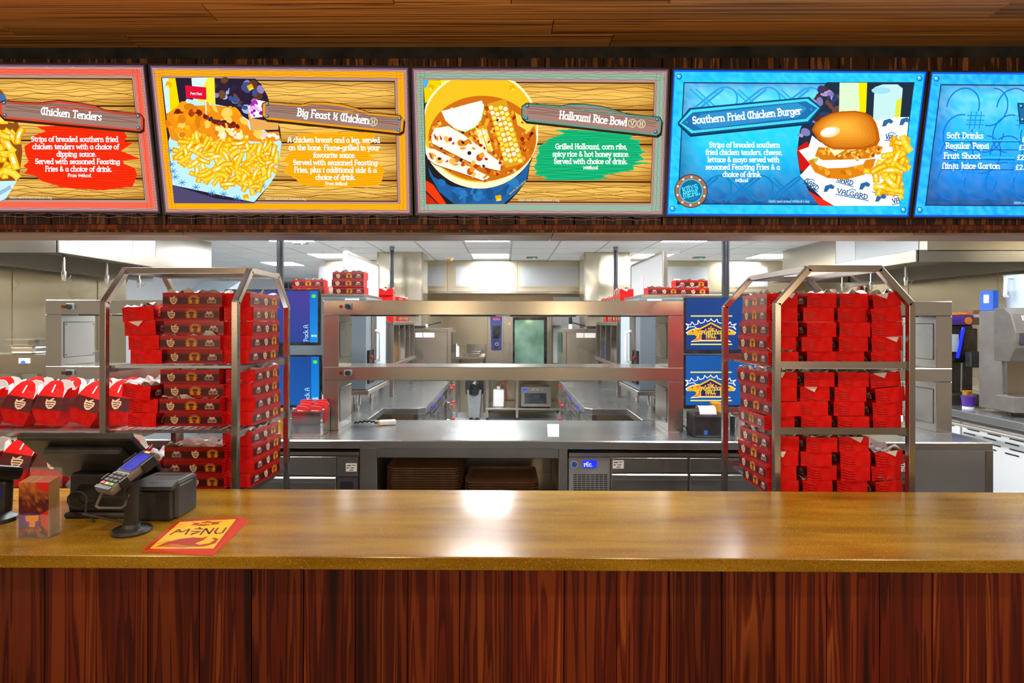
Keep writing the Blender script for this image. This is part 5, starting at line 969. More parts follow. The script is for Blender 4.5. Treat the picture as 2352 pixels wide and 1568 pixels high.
def hall_logo(p, cx, cy, s):
    head(p, cx, cy, s, 1); head(p, cx, cy, s, -1)
    def q(pts): return [(cx + x * s, cy + y * s * .6) for x, y in pts]
    p.poly(q([(-30, -20), (0, -46), (30, -20), (24, -17), (24, 25), (-24, 25), (-24, -17)]), '#f6b414'); p.poly(q([(-25, -18), (0, -40), (25, -18), (22, -14), (22, 21), (-22, 21), (-22, -14)]), '#23205c')
    for k in range(-2, 3): p.poly(q([(k * 6 - 2.6, -28 + abs(k) * 5), (k * 6, -31.5 + abs(k) * 5), (k * 6 + 2.6, -28 + abs(k) * 5), (k * 6, -24.5 + abs(k) * 5)]), '#e0482a' if k % 2 else '#f0902a')
    p.text('THE', *q([(-7, -14), (7, -14)]), 5.2 * s, '#ffd21e', .2); p.text('FEASTING', *q([(-22, -1), (22, -1)]), 7.4 * s, '#ffd21e', .2); p.text('HALL', *q([(-12, 12), (12, 12)]), 7.4 * s, '#ffd21e', .2)
    for k in range(-2, 3): p.ell(*q([(k * 5, 17)])[0], 1.6 * s, 1.6 * s, '#f07a28', n=6)
    p.line(q([(-30, 25), (30, 25)]), 2 * s, '#fff2b0')
def order_screen(a, b, y0, y1, lab, pole, g1, rot):
    SY = 4.0; t = thing('order_screen', lab, 'screen', P((a + b) / 2, y1, SY)); xa, xb = X(a, SY), X(b, SY); za, zb = Z(y1, SY), Z(y0, SY)
    MB().box(xa, xb, SY, SY + .04, za, zb).build('casing', 'black_gloss', t, 1, .004); bm = 9 / 1300 * 4
    p = Paint(lambda x, y: P(x, y, SY), (0, -1, 0), .0012)
    a2, b2, y02, y12 = a + 3, b - 4, y0 + 3, y1 - 8
    p.grid([(a2, y02), (b2, y02), (b2, y12), (a2, y12)], 12, 8, lambda u, v: mix(C(g1[0]), C(g1[1]), min(1, max(0, .9 * u * (1 - v * .7)))))
    p.grid([(b2 - 18, y02), (b2, y02), (b2, y12), (b2 - 18, y12)], 1, 6, lambda u, v: mix(C('#0068c0'), C('#0a86d8'), v)); cx, cy = a + 60, (y0 + y1) / 2 - 2; hall_logo(p, cx, cy + 23, 1.0)
    for yy in (cy - 19, cy + 46): p.line([(cx - 46, yy), (cx + 48, yy)], 3, '#e8d860')
    p.text('Pack A', (b2 - 22, y12 - 2), (b2 - 23, y12 - 40), 10, '#a8dcff', .12); p.ell(b2 - 9, y02 + 12, 5, 4, '#50ff20'); p.text('00:00', (b2 - 15, y12 - 13), (b2 - 2, y12 - 13), 5, '#ffffff', .14)
    p.build('display', 'screen_print', t); MB().box((xa + xb) / 2 - .05, (xa + xb) / 2 + .05, SY + .04, 4.13, (za + zb) / 2 - .05, (za + zb) / 2 + .05).build('mount', 'dark_grey', t, 1)
order_screen(514, 734, 665, 794, 'upper order screen with purple-blue display behind the left trolley', 643, ('#0f4288', '#4a3090'), 0); order_screen(514, 737, 816, 938, 'lower blue order screen behind the left trolley', 643, ('#1258a6', '#123c88'), 0)
order_screen(1573, 1795, 682, 811, 'upper blue Feasting Hall order screen behind the right trolley', 1667, ('#0e3a80', '#104284'), 0); order_screen(1572, 1795, 813, 938, 'lower blue Feasting Hall order screen behind the right trolley', 1667, ('#1254a0', '#10448a'), 0)
for px, s in ((643.5, 'left'), (1666, 'right')):
    x = X(px, 4.16); t = thing('screen_pole', 'thick dark ceiling pole carrying the %s order screens' % s, 'pole', (x, 4.16, ZC)); MB().cyl((x, 4.16, ZC), (x, 4.16, CEIL - .002), .027, n=18).build('pole', 'pole_black', t, 1, smooth=True); MB().cyl((x, 4.16, ZC), (x, 4.16, ZC + .015), .06, n=18).build('flange', 'dark_grey', t, 1)
# small things on the pass
q = PZ(704, 998, ZC); t = thing('steel_bin', 'square steel container of red sachets beside the middle gantry', 'container', (X(706, 3.72), 3.78, ZC)); xa, xb = X(673, 3.68), X(741, 3.70)
c0 = MB(); 
for x0_, x1_, y0_, y1_ in ((xa, xa + .005, 3.66, 3.86), (xb - .005, xb, 3.66, 3.86), (xa, xb, 3.66, 3.665), (xa, xb, 3.855, 3.86)): c0.box(x0_, x1_, y0_, y1_, ZC, ZC + .16)
c0.box(xa, xb, 3.66, 3.86, ZC, ZC + .005).build('pan', 'chrome', t, 1, .004); MB().box(xa - .008, xb + .008, 3.652, 3.664, ZC + .155, ZC + .166).box(xa - .008, xb + .008, 3.856, 3.868, ZC + .155, ZC + .166).box(xa - .008, xa + .004, 3.664, 3.856, ZC + .155, ZC + .166).box(xb - .004, xb + .008, 3.664, 3.856, ZC + .155, ZC + .166).build('rim', 'chrome', t, 1)
sm = None
for k in range(8):
    lab = 'red sauce packet with white label, %s in the steel container' % ['frontmost left', 'frontmost right', 'second left', 'second right', 'third left', 'third right', 'rearmost left', 'rearmost right'][k]
    if sm is None:
        sm = thing('sauce_packet', lab, 'packet', group='red packets in the steel container'); MB().prism([(-.045, -.006, 0), (.045, -.006, 0), (.045, -.006, .11), (.036, -.006, .125), (-.036, -.006, .125), (-.045, -.006, .11)], (0, .012, 0)).build('pouch', 'glove_red', sm, bevel=.004); MB().box(-.026, .026, -.0075, -.006, .07, .095).build('label_patch', 'white_card', sm); o = sm
    else: o = dup(sm, (0, 0, 0), label=lab)
    o.location = ((xa + xb) / 2 + (-.045 if k % 2 == 0 else .05) + random.uniform(-.008, .008), 3.69 + .045 * (k // 2), ZC + .07 + .008 * (k // 2)); o.rotation_euler = (-.12, random.uniform(-.12, .12), random.uniform(-.2, .2))
def cups(x, y, z, n, where, gap=.0085, r=.03):
    f0 = None; od = ['lowest', 'second', 'third', 'fourth', 'fifth', 'sixth', 'seventh', 'eighth', 'ninth', 'tenth', 'eleventh', 'twelfth', 'thirteenth']
    for k in range(n):
        lab = 'gold paper cup, %s up in the nested stack %s' % (od[k], where)
        if f0 is None: f0 = MB().lathe([(r * .8, 0), (r, .085), (r * 1.09, .088), (r * 1.02, .09), (r * .96, .085), (r * .76, .003)], n=20).build('paper_cup', 'gold', smooth=True); o = f0
        else: o = link('paper_cup', f0.data)
        o.location = (x, y, z + k * gap); tag(o, lab, 'cup', 'nested gold cups')
cups(X(645, 3.75), 3.75, ZC, 10, 'beside the steel container')
q = PZ(888, 977, ZC); t = thing('label_printer', 'flat gold and white handheld unit with coiled cable on the pass', 'handheld unit', (q.x, q.y + .02, ZC)); MB().obox((q.x, q.y + .03, ZC + .018), (.12, .07, .03), (0, 0, .25)).build('body', 'white_card', t, 1, .006); MB().obox((q.x - .035, q.y - .006, ZC + .015), (.055, .012, .024), (0, 0, .25)).build('grille', 'gold', t, 1)
MB().tube([(q.x - .07 - i * .008, q.y + .03 + .01 * math.sin(i * .3), ZC + .012 + .006 * math.cos(i * 1.6) + .012 * math.sin(i / 22 * 3.14)) for i in range(22)], .006, 6).build('coiled_cable', 'rubber', t, 1)
o = MB(); a_, b_, c_, d_ = PZ(1257, 974, ZC + .0015), PZ(1284, 974, ZC + .0015), PZ(1284, 1003, ZC + .0015), PZ(1258, 1003, ZC + .0015); o.prism([a_, b_, c_, d_], (0, 0, .001)); tag(o.build('receipt', 'paper'), 'white paper receipt lying on the steel pass', 'receipt')
t = thing('kitchen_printer', 'black kitchen receipt printer with curled paper by the right screens', 'printer', (X(1636, 3.8), 3.8, ZC)); xa, xb = X(1588, 3.72), X(1668, 3.72)
MB().box(xa + .01, xb, 3.68, 3.86, ZC, ZC + .145).build('body', 'black', t, 1, .012, seg=2); q = P(1621, 985, 3.68); MB().box(q.x - .012, q.x + .012, 3.678, 3.68, ZC + .02, ZC + .046).build('blue_square', 'blue_box', t, 1)
pp = MB(); cxp = X(1622, 3.75)
for i in range(10):
    a0, a1 = R(180 - i * 18), R(180 - (i + 1) * 18); pp.add([(cxp - .055, 3.76 + .05 * math.cos(a0), ZC + .146 + .05 * math.sin(a0)), (cxp + .055, 3.76 + .05 * math.cos(a0), ZC + .146 + .05 * math.sin(a0)), (cxp + .055, 3.76 + .05 * math.cos(a1), ZC + .146 + .05 * math.sin(a1)), (cxp - .055, 3.76 + .05 * math.cos(a1), ZC + .146 + .05 * math.sin(a1))], [(0, 1, 2, 3)])
o = pp.build('paper_curl', 'paper', t, 1); sd = o.modifiers.new('thick', 'SOLIDIFY'); sd.thickness = .0006
MB().tube([(xa, 3.8, ZC + .03), (xa - .03, 3.78, ZC + .06), (xa - .04, 3.82, ZC + .01), (xa - .02, 3.88, ZC + .008)], .004, 6).build('cable', 'rubber', t, 1)
q = PZ(1702, 995, ZC); t = thing('steel_pot', 'round steel pot behind the right trolley on the pass', 'pot', (X(1702, 3.72), 3.74, ZC)); MB().lathe([(.062, 0), (.068, .13), (.072, .135), (.064, .135), (.058, .004)], n=24).build('pot', 'chrome', t, smooth=True); MB().lathe([(.069, .128), (.074, .135), (.069, .14)], n=24).build('rim', 'steel', t, smooth=True)
q = X(1644, 3.93); t = thing('squeeze_bottle', 'yellow capped tub behind the kitchen printer', 'tub', (q, 3.93, ZC)); MB().lathe([(.05, 0), (.05, .12), (.045, .125)], n=20).build('tub', 'white', t, smooth=True); MB().lathe([(.042, .125), (.04, .19), (.032, .195)], n=20).build('cap', 'gold', t, smooth=True)
q = PZ(2243, 936, .9); cups(q.x, q.y + .1, .9, 5, 'behind the purple cup', .012, .034)

# ================================================================== trolleys
RH = .293; SH = (1.45, 1.16, .872, .58, .29)
def rack(lab, loc, rz, ro):        # hoops stand in the local YZ planes at x = +-RH
    t = thing('tray_trolley', lab, 'trolley', loc, (0, 0, rz), 'hooped tray trolleys'); w = .028
    for sx in (-1, 1):
        x = sx * RH
        for sy in (-1, 1):
            MB().bar((x, sy * RH, .09), (x, sy * RH, 1.735), w).build('post', 'rack_steel', t, bevel=.002)
            MB().bar((x, sy * RH, 1.728), (x, sy * (RH - .14), 1.885), w).build('slanted_post', 'rack_steel', t, bevel=.002)
            MB().cyl((x - .012, sy * RH, .045), (x + .012, sy * RH, .045), .045, n=18).build('castor_wheel', 'rubber', t, smooth=True); MB().box(x - .018, x + .018, sy * RH - .02, sy * RH + .02, .06, .1).build('castor_fork', 'steel', t)
        MB().bar((x, -RH + .132, 1.885), (x, RH - .132, 1.885), w).build('top_bar', 'rack_steel', t, bevel=.002)
        for z in SH: MB().bar((x, -RH + .014, z + ro), (x, RH - .014, z + ro), .006, .03).build('side_rail', 'rack_steel', t)
        MB().bar((x, -RH + .014, .12), (x, RH - .014, .12), w).build('base_bar', 'rack_steel', t)
    for sy in (-1, 1): MB().bar((-RH + .01, sy * (RH - .14), 1.885), (RH - .01, sy * (RH - .14), 1.885), w).build('cross_bar', 'rack_steel', t, bevel=.002); MB().bar((-RH, sy * RH, .12), (RH, sy * RH, .12), w).build('base_bar', 'rack_steel', t)
    for z in SH:
        s = MB(); a = RH - .004; zz = z - .006
        for y in (-.26, .26): s.bar((-a, y, zz), (a, y, zz), .012, .01)
        for k in range(17): x = -a + .012 + k * (2 * a - .024) / 16; s.bar((x, -.262, zz + .001), (x, .262, zz + .001), .005)
        s.build('wire_shelf', 'chrome', t); MB().box(-a, a, -.275, -.262, zz - .006, zz + .006).build('shelf_lip', 'chrome', t)
    return t
LX, RX, KY = X(390, 2.5), X(1938, 2.5), 2.795
rack('left stainless tray trolley with hooped sides full of red boxes', (LX, KY, 0), 0, -.018)
rack('right stainless tray trolley with hooped front full of red boxes', (RX, KY, 0), R(90), .012)
# ---- red food boxes
BW, BL, BH = .137, .275, .0645
m_, t_, b_ = nt('liner'); vo = N(t_, 'ShaderNodeTexVoronoi', Scale=42.0); t_.links.new(coords(t_, (1, 1, 1)), vo.inputs['Vector'])
sp = N(t_, 'ShaderNodeSeparateColor'); t_.links.new(vo.outputs['Color'], sp.inputs[0]); g1 = N(t_, 'ShaderNodeMath', operation='GREATER_THAN'); g1.inputs[1].default_value = .5; t_.links.new(sp.outputs[0], g1.inputs[0])
g2 = N(t_, 'ShaderNodeMath', operation='LESS_THAN'); g2.inputs[1].default_value = .30; t_.links.new(vo.outputs['Distance'], g2.inputs[0]); g3 = N(t_, 'ShaderNodeMath', operation='MULTIPLY'); t_.links.new(g1.outputs[0], g3.inputs[0]); t_.links.new(g2.outputs[0], g3.inputs[1])
t_.links.new(ramp(t_, g3.outputs[0], [(0, C('#e6e0e2')), (1, C('#5a4444'))]), b_.inputs['Base Color']); b_.inputs['Roughness'].default_value = .6
def emblem_head(p, x, y, s):
    p.poly([(x - .5 * s, y - .45 * s), (x - .2 * s, y - .3 * s), (x + .15 * s, y - .6 * s), (x + .3 * s, y - .55 * s), (x + .1 * s, y - .35 * s), (x + .5 * s, y - .3 * s), (x + .55 * s, y + .05 * s), (x + .3 * s, y + .5 * s), (x, y + .6 * s), (x - .3 * s, y + .4 * s), (x - .5 * s, y)], '#e8c8a4')
    for a, b, c, d in ((-.35, -.1, .4, -.15), (-.3, .12, .35, .1), (-.15, .32, .25, .3)): p.line([(x + a * s, y + b * s), (x + c * s, y + d * s)], .09 * s, '#5a1a10')
def emblem_gold(p, x, y, s):
    for m in (-1, 1): p.poly([(x + m * .1 * s, y + .45 * s), (x + m * .2 * s, y - .05 * s), (x + m * .5 * s, y - .12 * s), (x + m * .85 * s, y + .12 * s), (x + m * .6 * s, y + .16 * s), (x + m * .7 * s, y + .45 * s)], '#e08c18')
    p.poly([(x - .22 * s, y + .4 * s), (x - .25 * s, y), (x, y - .22 * s), (x + .25 * s, y), (x + .22 * s, y + .4 * s)], '#8a3c10'); p.up()
    for k in range(9): a = R(200 + k * 17.5); p.line([(x + .45 * s * math.cos(a), y + .36 * s * math.sin(a)), (x + .8 * s * math.cos(a), y + .66 * s * math.sin(a))], .09 * s, '#e0a040', False)
def emblem_valgard(p, x, y, s):
    p.poly([(x - .45 * s, y - .1 * s), (x - .3 * s, y - .45 * s), (x, y - .3 * s), (x + .3 * s, y - .45 * s), (x + .45 * s, y - .1 * s)], '#d8b8a8'); p.poly([(x - .6 * s, y - .1 * s), (x + .6 * s, y - .1 * s), (x + .6 * s, y + .4 * s), (x - .6 * s, y + .4 * s)], '#c8aca0'); p.text('VALGARD', (x - .55 * s, y + .3 * s), (x + .55 * s, y + .3 * s), .34 * s, '#4a1410', .16)
def carton_mesh():
    b = MB(); w, l, h, th = BW / 2, BL / 2, BH, .0025
    o = [(-w, -l), (w, -l), (w, l), (-w, l)]; i = [(-w + th, -l + th), (w - th, -l + th), (w - th, l - th), (-w + th, l - th)]
    v = [(x, y, 0) for x, y in o] + [(x, y, h) for x, y in o] + [(x, y, h) for x, y in i] + [(x, y, .003) for x, y in i]
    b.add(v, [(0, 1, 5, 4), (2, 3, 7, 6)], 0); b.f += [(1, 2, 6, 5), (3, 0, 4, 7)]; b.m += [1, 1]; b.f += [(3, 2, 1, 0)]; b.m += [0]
    for k in range(4): j = (k + 1) % 4; b.f += [(4 + k, 4 + j, 8 + j, 8 + k), (8 + k, 8 + j, 12 + j, 12 + k)]; b.m += [2, 2]
    b.f += [(12, 13, 14, 15)]; b.m += [2]; return b
def print_meshes():
    A = lambda u, v: Vector((BW / 2, u - BL / 2, BH - v)); B = lambda u, v: Vector((-BW / 2, BL / 2 - u, BH - v)); out = []
    for nm, fn, mp, nx, u, sz in (('banner_emblem', emblem_valgard, A, 1, .055, .034), ('boar_emblem', emblem_head, A, 1, .14, .032), ('antler_emblem', emblem_gold, A, 1, .22, .034),
                                  ('boar_emblem', emblem_head, B, -1, .05, .034), ('antler_emblem', emblem_gold, B, -1, .145, .036), ('banner_emblem', emblem_valgard, B, -1, .228, .034)):
        p = Paint(mp, (nx, 0, 0), .0004); fn(p, u, .034, sz); out.append((nm, p.b))
    for sy in (-1, 1):
        p = Paint(lambda u, v: Vector((u - BW / 2 if sy < 0 else BW / 2 - u, sy * BL / 2, BH - v)), (0, sy, 0), .0004)
        p.line([(.004, .006), (.004, .058)], .0014, '#8a0404')
        for k in range(4): p.line([(.004, .012 + k * .012), (.03, .022 + k * .011), (.055 + k * .004, .026 + k * .0105)], .0022, '#6a0404')
        out.append(('claw_print', p.b))
    return out
def liner_mesh(seed):
    rr = random.Random(seed); b = MB(); nx, ny = 7, 9; q = []
    for j in range(ny + 1):
        for i in range(nx + 1):
            u, v = i / nx - .5, j / ny - .5; e = max(abs(u), abs(v)) * 2
            q.append((u * BW * .95, v * BL * .95, BH - .018 + .03 * max(0, e - .55) * 2 * rr.uniform(.3, 1.25) + rr.uniform(-.006, .012)))
    b.add(q, [(j * (nx + 1) + i, j * (nx + 1) + i + 1, (j + 1) * (nx + 1) + i + 1, (j + 1) * (nx + 1) + i) for j in range(ny) for i in range(nx)]); return b
CM = PMESH = None; LM = []
ORDW = ['bottom', 'second from bottom', 'third from bottom', 'fourth from bottom', 'fifth from bottom']
PC = [None]
def food_box(loc, rot, label, group, liner=None, claws=True):
    global CM, PMESH
    t = thing('food_box', label, 'food box', loc, rot, group)
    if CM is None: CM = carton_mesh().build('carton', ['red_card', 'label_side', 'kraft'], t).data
    else: link('carton', CM, t)
    if PMESH is None: PMESH = [(nm, b.build(nm, 'foil_print', t).data) for nm, b in print_meshes()]
    else:
        for nm, me in PMESH: link(nm, me, t)
    if liner is not None and liner % 3 == 0: paper_corner(t, random.Random(liner))
    if liner is not None:
        while len(LM) <= liner % 4: LM.append(None)
        if LM[liner % 4] is None: LM[liner % 4] = liner_mesh(liner % 4 + 3).build('paper_liner', 'liner', t).data
        else: link('paper_liner', LM[liner % 4], t)
def paper_corner(t, rr):
    if PC[0] is None:
        b = MB(); b.prism([(-.035, -BL / 2 - .001, BH + .001), (.03, -BL / 2 - .001, BH + .001), (.012, -BL / 2 - .007, BH - .024)], (0, -.0008, 0)); o = b.build('paper_corner', 'paper', t); PC[0] = o.data
    else: o = link('paper_corner', PC[0], t)
    o.location = (rr.uniform(-.03, .03), 0, 0)
def stack(x, y, z, n, rz, where, group, dx=None, dr=4, roll=0, liner=True, seed=0):
    rr = random.Random(seed * 31 + int(x * 100) + n)
    for k in range(n):
        ox = (dx[k] if dx else rr.uniform(-.006, .006)); top = k == n - 1
        lab = 'red printed food box, %s, %s' % ('top' if top else ORDW[k], where)
        food_box((x + ox, y + rr.uniform(-.012, .012), z + .001 + k * (BH + .001)), (0, R(roll if not isinstance(roll, (list, tuple)) else roll[k]), R(rz + rr.uniform(-dr, dr))), lab, group, k + seed if (top and liner) or rr.random() < .2 else None)
gl, gr = 'red boxes on the left trolley', 'red boxes on the right trolley'
s1, s2, s3 = [z + .002 for z in SH[:3]]
for s, z, (n1, n2, n3), nm in ((0, s1, (4, 5, 5), 'top'), (1, s2, (3, 4, 4), 'middle'), (2, s3, (2, 3, 4), 'third')):
    x1 = X(320, 2.56); x2 = X(436, 2.58) if s < 2 else X(440, 2.58); x3 = X(546, 2.6)
    stack(x1, 2.715, z, n1, 3 if s == 0 else -3, 'left stack, %s shelf of left trolley' % nm, gl, [.012, .008, -.012, -.02][:n1], 3, [-1.5 * k if s == 0 else 2.5 * k for k in range(n1)], seed=s + 1)
    stack(x2, 2.66, z, n2, 90 if s < 2 else -90, 'middle stack, %s shelf of left trolley' % nm, gl, [.004, -.004, .006, -.012, .002][:n2], 1.5, seed=s + 4)
    stack(x3, 2.75 + .01 * s, z, n3, -3, 'right stack, %s shelf of left trolley' % nm, gl, None, 4, seed=s + 7)
CN = ['leftmost', 'second', 'third', 'rightmost']
cols = [X(1795, 2.56), X(1875, 2.56), X(1957, 2.56), X(2031, 2.56)]
for s, z, ns, nm in ((0, s1, (5, 5, 5, 5), 'top'), (1, s2, (4, 4, 4, 4), 'middle'), (2, s3, (4, 4, 4, 3), 'third')):
    for c in range(4):
        rr = random.Random(s * 7 + c); n = ns[c]
        stack(cols[c] + (.0 if s == 0 else rr.uniform(-.006, .006)), 2.682 + rr.uniform(0, .012), z, n, (1 if c < 3 else 4) + rr.uniform(-2, 2), '%s stack, %s shelf of right trolley' % (CN[c], nm), gr,
              [rr.uniform(-.011, .011) for k in range(n)], 4, [0] * n if c < 3 else [-2 - 1.3 * k for k in range(n)], seed=s * 4 + c + 11)
# boxes on the ovens and shelving further back
for sg, s in ((-1, 'left'), (1, 'right')):
    z = 1.879
    stack(sg * 1.36, 4.95, z, 3 if sg < 0 else 1, 90 * -sg, 'on top of the %s oven' % s, 'boxes on the ovens', None, 2, seed=31 + sg)
    stack(sg * 1.62 if sg > 0 else -1.72, 4.98, z, 2, 90 * -sg, 'second pile on top of the %s oven' % s, 'boxes on the ovens', None, 2, seed=35 + sg)
    for k, y in enumerate((5.74, 6.06, 6.40)): stack(sg * 1.19, y, 1.646, 5 if k == 0 else 4, 2, '%s pile on the %s compartment shelf' % (['near', 'middle', 'far'][k], s), 'boxes on the compartment shelves', None, 5, seed=41 + k)
# ---- gable boxes on a low trolley at the left
t = thing('service_cart', 'low stainless cart stacked with red gable boxes at the far left', 'cart', (-2.45, 3.05, 0))
MB().box(-3.25, -1.93, 3.0, 3.46, 1.03, 1.06).build('top_shelf', 'steel', t, 1, .004); MB().box(-3.25, -1.98, 2.72, 3.46, .77, .80).build('lower_shelf', 'steel', t, 1, .004)
for x in (-3.22, -2.01):
    for y, zz in ((2.75, .77), (3.43, 1.03)): MB().box(x - .015, x + .015, y - .015, y + .015, .08, zz).build('leg', 'steel', t, 1); MB().cyl((x - .012, y, .04), (x + .012, y, .04), .04, n=14).build('castor', 'rubber', t, 1)
    MB().box(x - .015, x + .015, 3.03, 3.06, .8, 1.03).build('leg', 'steel', t, 1)
def gable(loc, rz, label, first=[None]):
    if first[0] is not None: return dup(first[0], loc, (R(random.uniform(-14, -3)), R(random.uniform(3, 20)), rz), label)
    g = thing('gable_box', label, 'meal box', loc, (R(-9), R(13), rz), 'red gable boxes'); first[0] = g; g.scale = (1.02, 1.02, 1.02)
    rings = [(.048, 0), (.076, .078), (.064, .15)]; b = MB(); q = []
    for r, z in rings: q += [(-r, -r * .9, z), (r, -r * .9, z), (r, r * .9, z), (-r, r * .9, z)]
    for r, z in reversed(rings): r -= .002; q += [(-r, -r * .9, z + (.002 if z == 0 else 0)), (r, -r * .9, z + (.002 if z == 0 else 0)), (r, r * .9, z + (.002 if z == 0 else 0)), (-r, r * .9, z + (.002 if z == 0 else 0))]
    b.add(q, [(3, 2, 1, 0), (20, 21, 22, 23)])
    for j in range(5):
        for k in range(4): b.f.append((j * 4 + k, j * 4 + (k + 1) % 4, j * 4 + 4 + (k + 1) % 4, j * 4 + 4 + k)); b.m.append(0 if j == 0 else 1 if j == 1 else 2)
    b.m[1] = 2
    b.build('body', ['red_card', 'burgundy', 'white_card'], g)
    def flap(pts, org, u, v, nrm):
        f = MB(); n = len(pts); q0 = [Vector(org) + Vector(u) * a + Vector(v) * c for a, c in pts]; q1 = [p - Vector(nrm) * .0016 for p in q0]
        f.add(q0 + q1, [tuple(range(n))], 0); f.f.append(tuple(range(2 * n - 1, n - 1, -1))); f.m.append(1)
        for i in range(n): f.f.append((i, n + i, n + (i + 1) % n, (i + 1) % n)); f.m.append(1)
        return f.build('flap', ['red_card', 'white_card'], g)
    fp = [(-.064, 0), (.064, 0), (.052, .05), (.034, .082), (.016, .094), (-.016, .094), (-.034, .082), (-.052, .05)]
    a = flap(fp, (0, -.0576, .15), (1, 0, 0), (0, .35, .94), (0, -.94, .35)); MB().obox((0, -.0576 + .35 * .045 - .002, .15 + .94 * .045), (.006, .002, .045), (-.356, 0, 0)).build('handle_slot', 'white_card', a)
    flap(fp, (0, .0576, .15), (-1, 0, 0), (0, -.12, .99), (0, .99, .12))
    sp_ = [(-.0576, 0), (.0576, 0), (.05, .05), (.022, .062), (.012, .045), (-.012, .045), (-.022, .062), (-.05, .05)]
    flap(sp_, (-.064, 0, .15), (0, -1, 0), (-.25, 0, .97), (-.97, 0, -.25)); flap(sp_, (.064, 0, .15), (0, 1, 0), (.25, 0, .97), (.97, 0, -.25))
    pr = Paint(lambda u, v: Vector((u, -.0684 + .0108 * v / .072, .078 + v)), (0, -.98, .15), .0006); pr2 = Paint(lambda u, v: pr.mp(u, -v), (0, -.98, .15), .0006); emblem_head(pr2, .01, -.036, .05); pr2.build('print', 'foil_print', g, 0); return g
mat('burgundy', '#54100c', .35)
rn = ['rear row', 'middle row', 'front row']; pn = ['far left', 'second from left', 'third from left', 'fourth from left', 'fifth from left']
for r_, (y, z, pxs) in enumerate(((3.345, 1.061, (-8, 66, 140, 212, 282)), (3.125, 1.061, (-34, 44, 120, 196, 270)), (2.86, .801, (-54, 32, 116, 200, 284)))):
    for k, px in enumerate(pxs):
        gable((X(px, y), y, z + .014), R(random.Random(r_ * 9 + k).uniform(-4, 16)), 'red gable meal box with open flaps, %s in the %s' % (pn[k], rn[r_]))

# ================================================================== things on the service counter
z0 = HC + .0005
# point-of-sale monitor seen from behind
t = thing('till_monitor', 'black till monitor tilted towards the staff seen from behind', 'till', (-1.5, 2.12, HC)); xa, xb = X(38, 2.0), X(298, 2.0)
up = Vector((0, -.22, .2)).normalized(); nn = Vector((0, -.2, -.22)).normalized(); top = Vector((0, 2.0, 1.232)); bot = Vector((0, 2.215, 1.035))
MB().prism([Vector((xa, 0, 0)) + top, Vector((xb, 0, 0)) + top, Vector((xb, 0, 0)) + bot, Vector((xa, 0, 0)) + bot], -nn * .022).build('display_slab', 'black', t, 1, .004)
MB().prism([Vector((xa - .001, 0, 0)) + top, Vector((xb + .001, 0, 0)) + top, Vector((xb + .001, 0, -.004)) + top - up * .012, Vector((xa - .001, 0, -.004)) + top - up * .012], -nn * .024).build('top_edge', 'dark_grey', t, 1, .002)
a = top - up * .05; b = bot + up * .03
MB().prism([Vector((xa + .07, 0, 0)) + a, Vector((xb - .05, 0, 0)) + a, Vector((xb - .05, 0, 0)) + b, Vector((xa + .07, 0, 0)) + b], nn * .03).build('rear_housing', 'dark_grey', t, 1, .008)
MB().box(-1.60, -1.44, 2.06, 2.2, .955, 1.09).build('stand_neck', 'black', t, 1, .01); MB().prism([(-1.56, 1.985, HC), (-1.30, 1.985, HC), (-1.30, 1.985, HC + .02), (-1.56, 1.985, HC + .02)], (0, .27, 0)).build('stand_base', 'black', t, 1, .006)
MB().prism([(-1.555, 2.0, HC + .02), (-1.555, 2.0, HC + .075), (-1.555, 2.1, HC + .12), (-1.555, 2.22, HC + .12), (-1.555, 2.22, HC + .02)], (.25, 0, 0)).build('base_unit', 'black_gloss', t, 1, .006)
MB().tube([(-1.50 + .035 * math.cos(i * .55), 1.975, HC + .07 + .03 * math.sin(i * .55)) for i in range(13)] + [(-1.46, 1.96, HC + .03), (-1.42, 1.95, HC + .006)], .003, 6).build('cable', 'rubber', t, 1)
# receipt printer
t = thing('receipt_printer', 'dark grey receipt printer behind the card terminal', 'printer', (-1.226, 2.04, HC)); xa, xb = -1.30, -1.153; zt = 1.083
MB().box(xa, xb, 1.985, 2.116, HC, zt).build('body', 'dark_grey', t, 1, .01, seg=2); MB().box(xa + .002, xb - .012, 1.962, 1.99, HC + .004, zt - .03).build('front_cover', 'black', t, 1, .003); MB().prism([(xa, 1.962, zt - .028), (xa, 1.962, zt - .014), (xa, 2.0, zt + .003), (xa, 2.1, zt + .003), (xa, 2.1, zt - .028)], (xb - xa - .004, 0, 0)).build('lid', 'dark_grey', t, 1, .004)
MB().box(xa + .02, xb - .03, 2.06, 2.085, zt + .0015, zt + .0045).build('paper_slot', 'black', t, 1); MB().box(xa + .05, xa + .08, 1.975 + .01, 1.99, zt - .008, zt - .002).build('badge', 'mid_grey', t, 1); MB().box(xb - .0005, xb + .001, 2.0, 2.08, zt - .02, zt - .016).build('side_groove', 'mid_grey', t, 1)
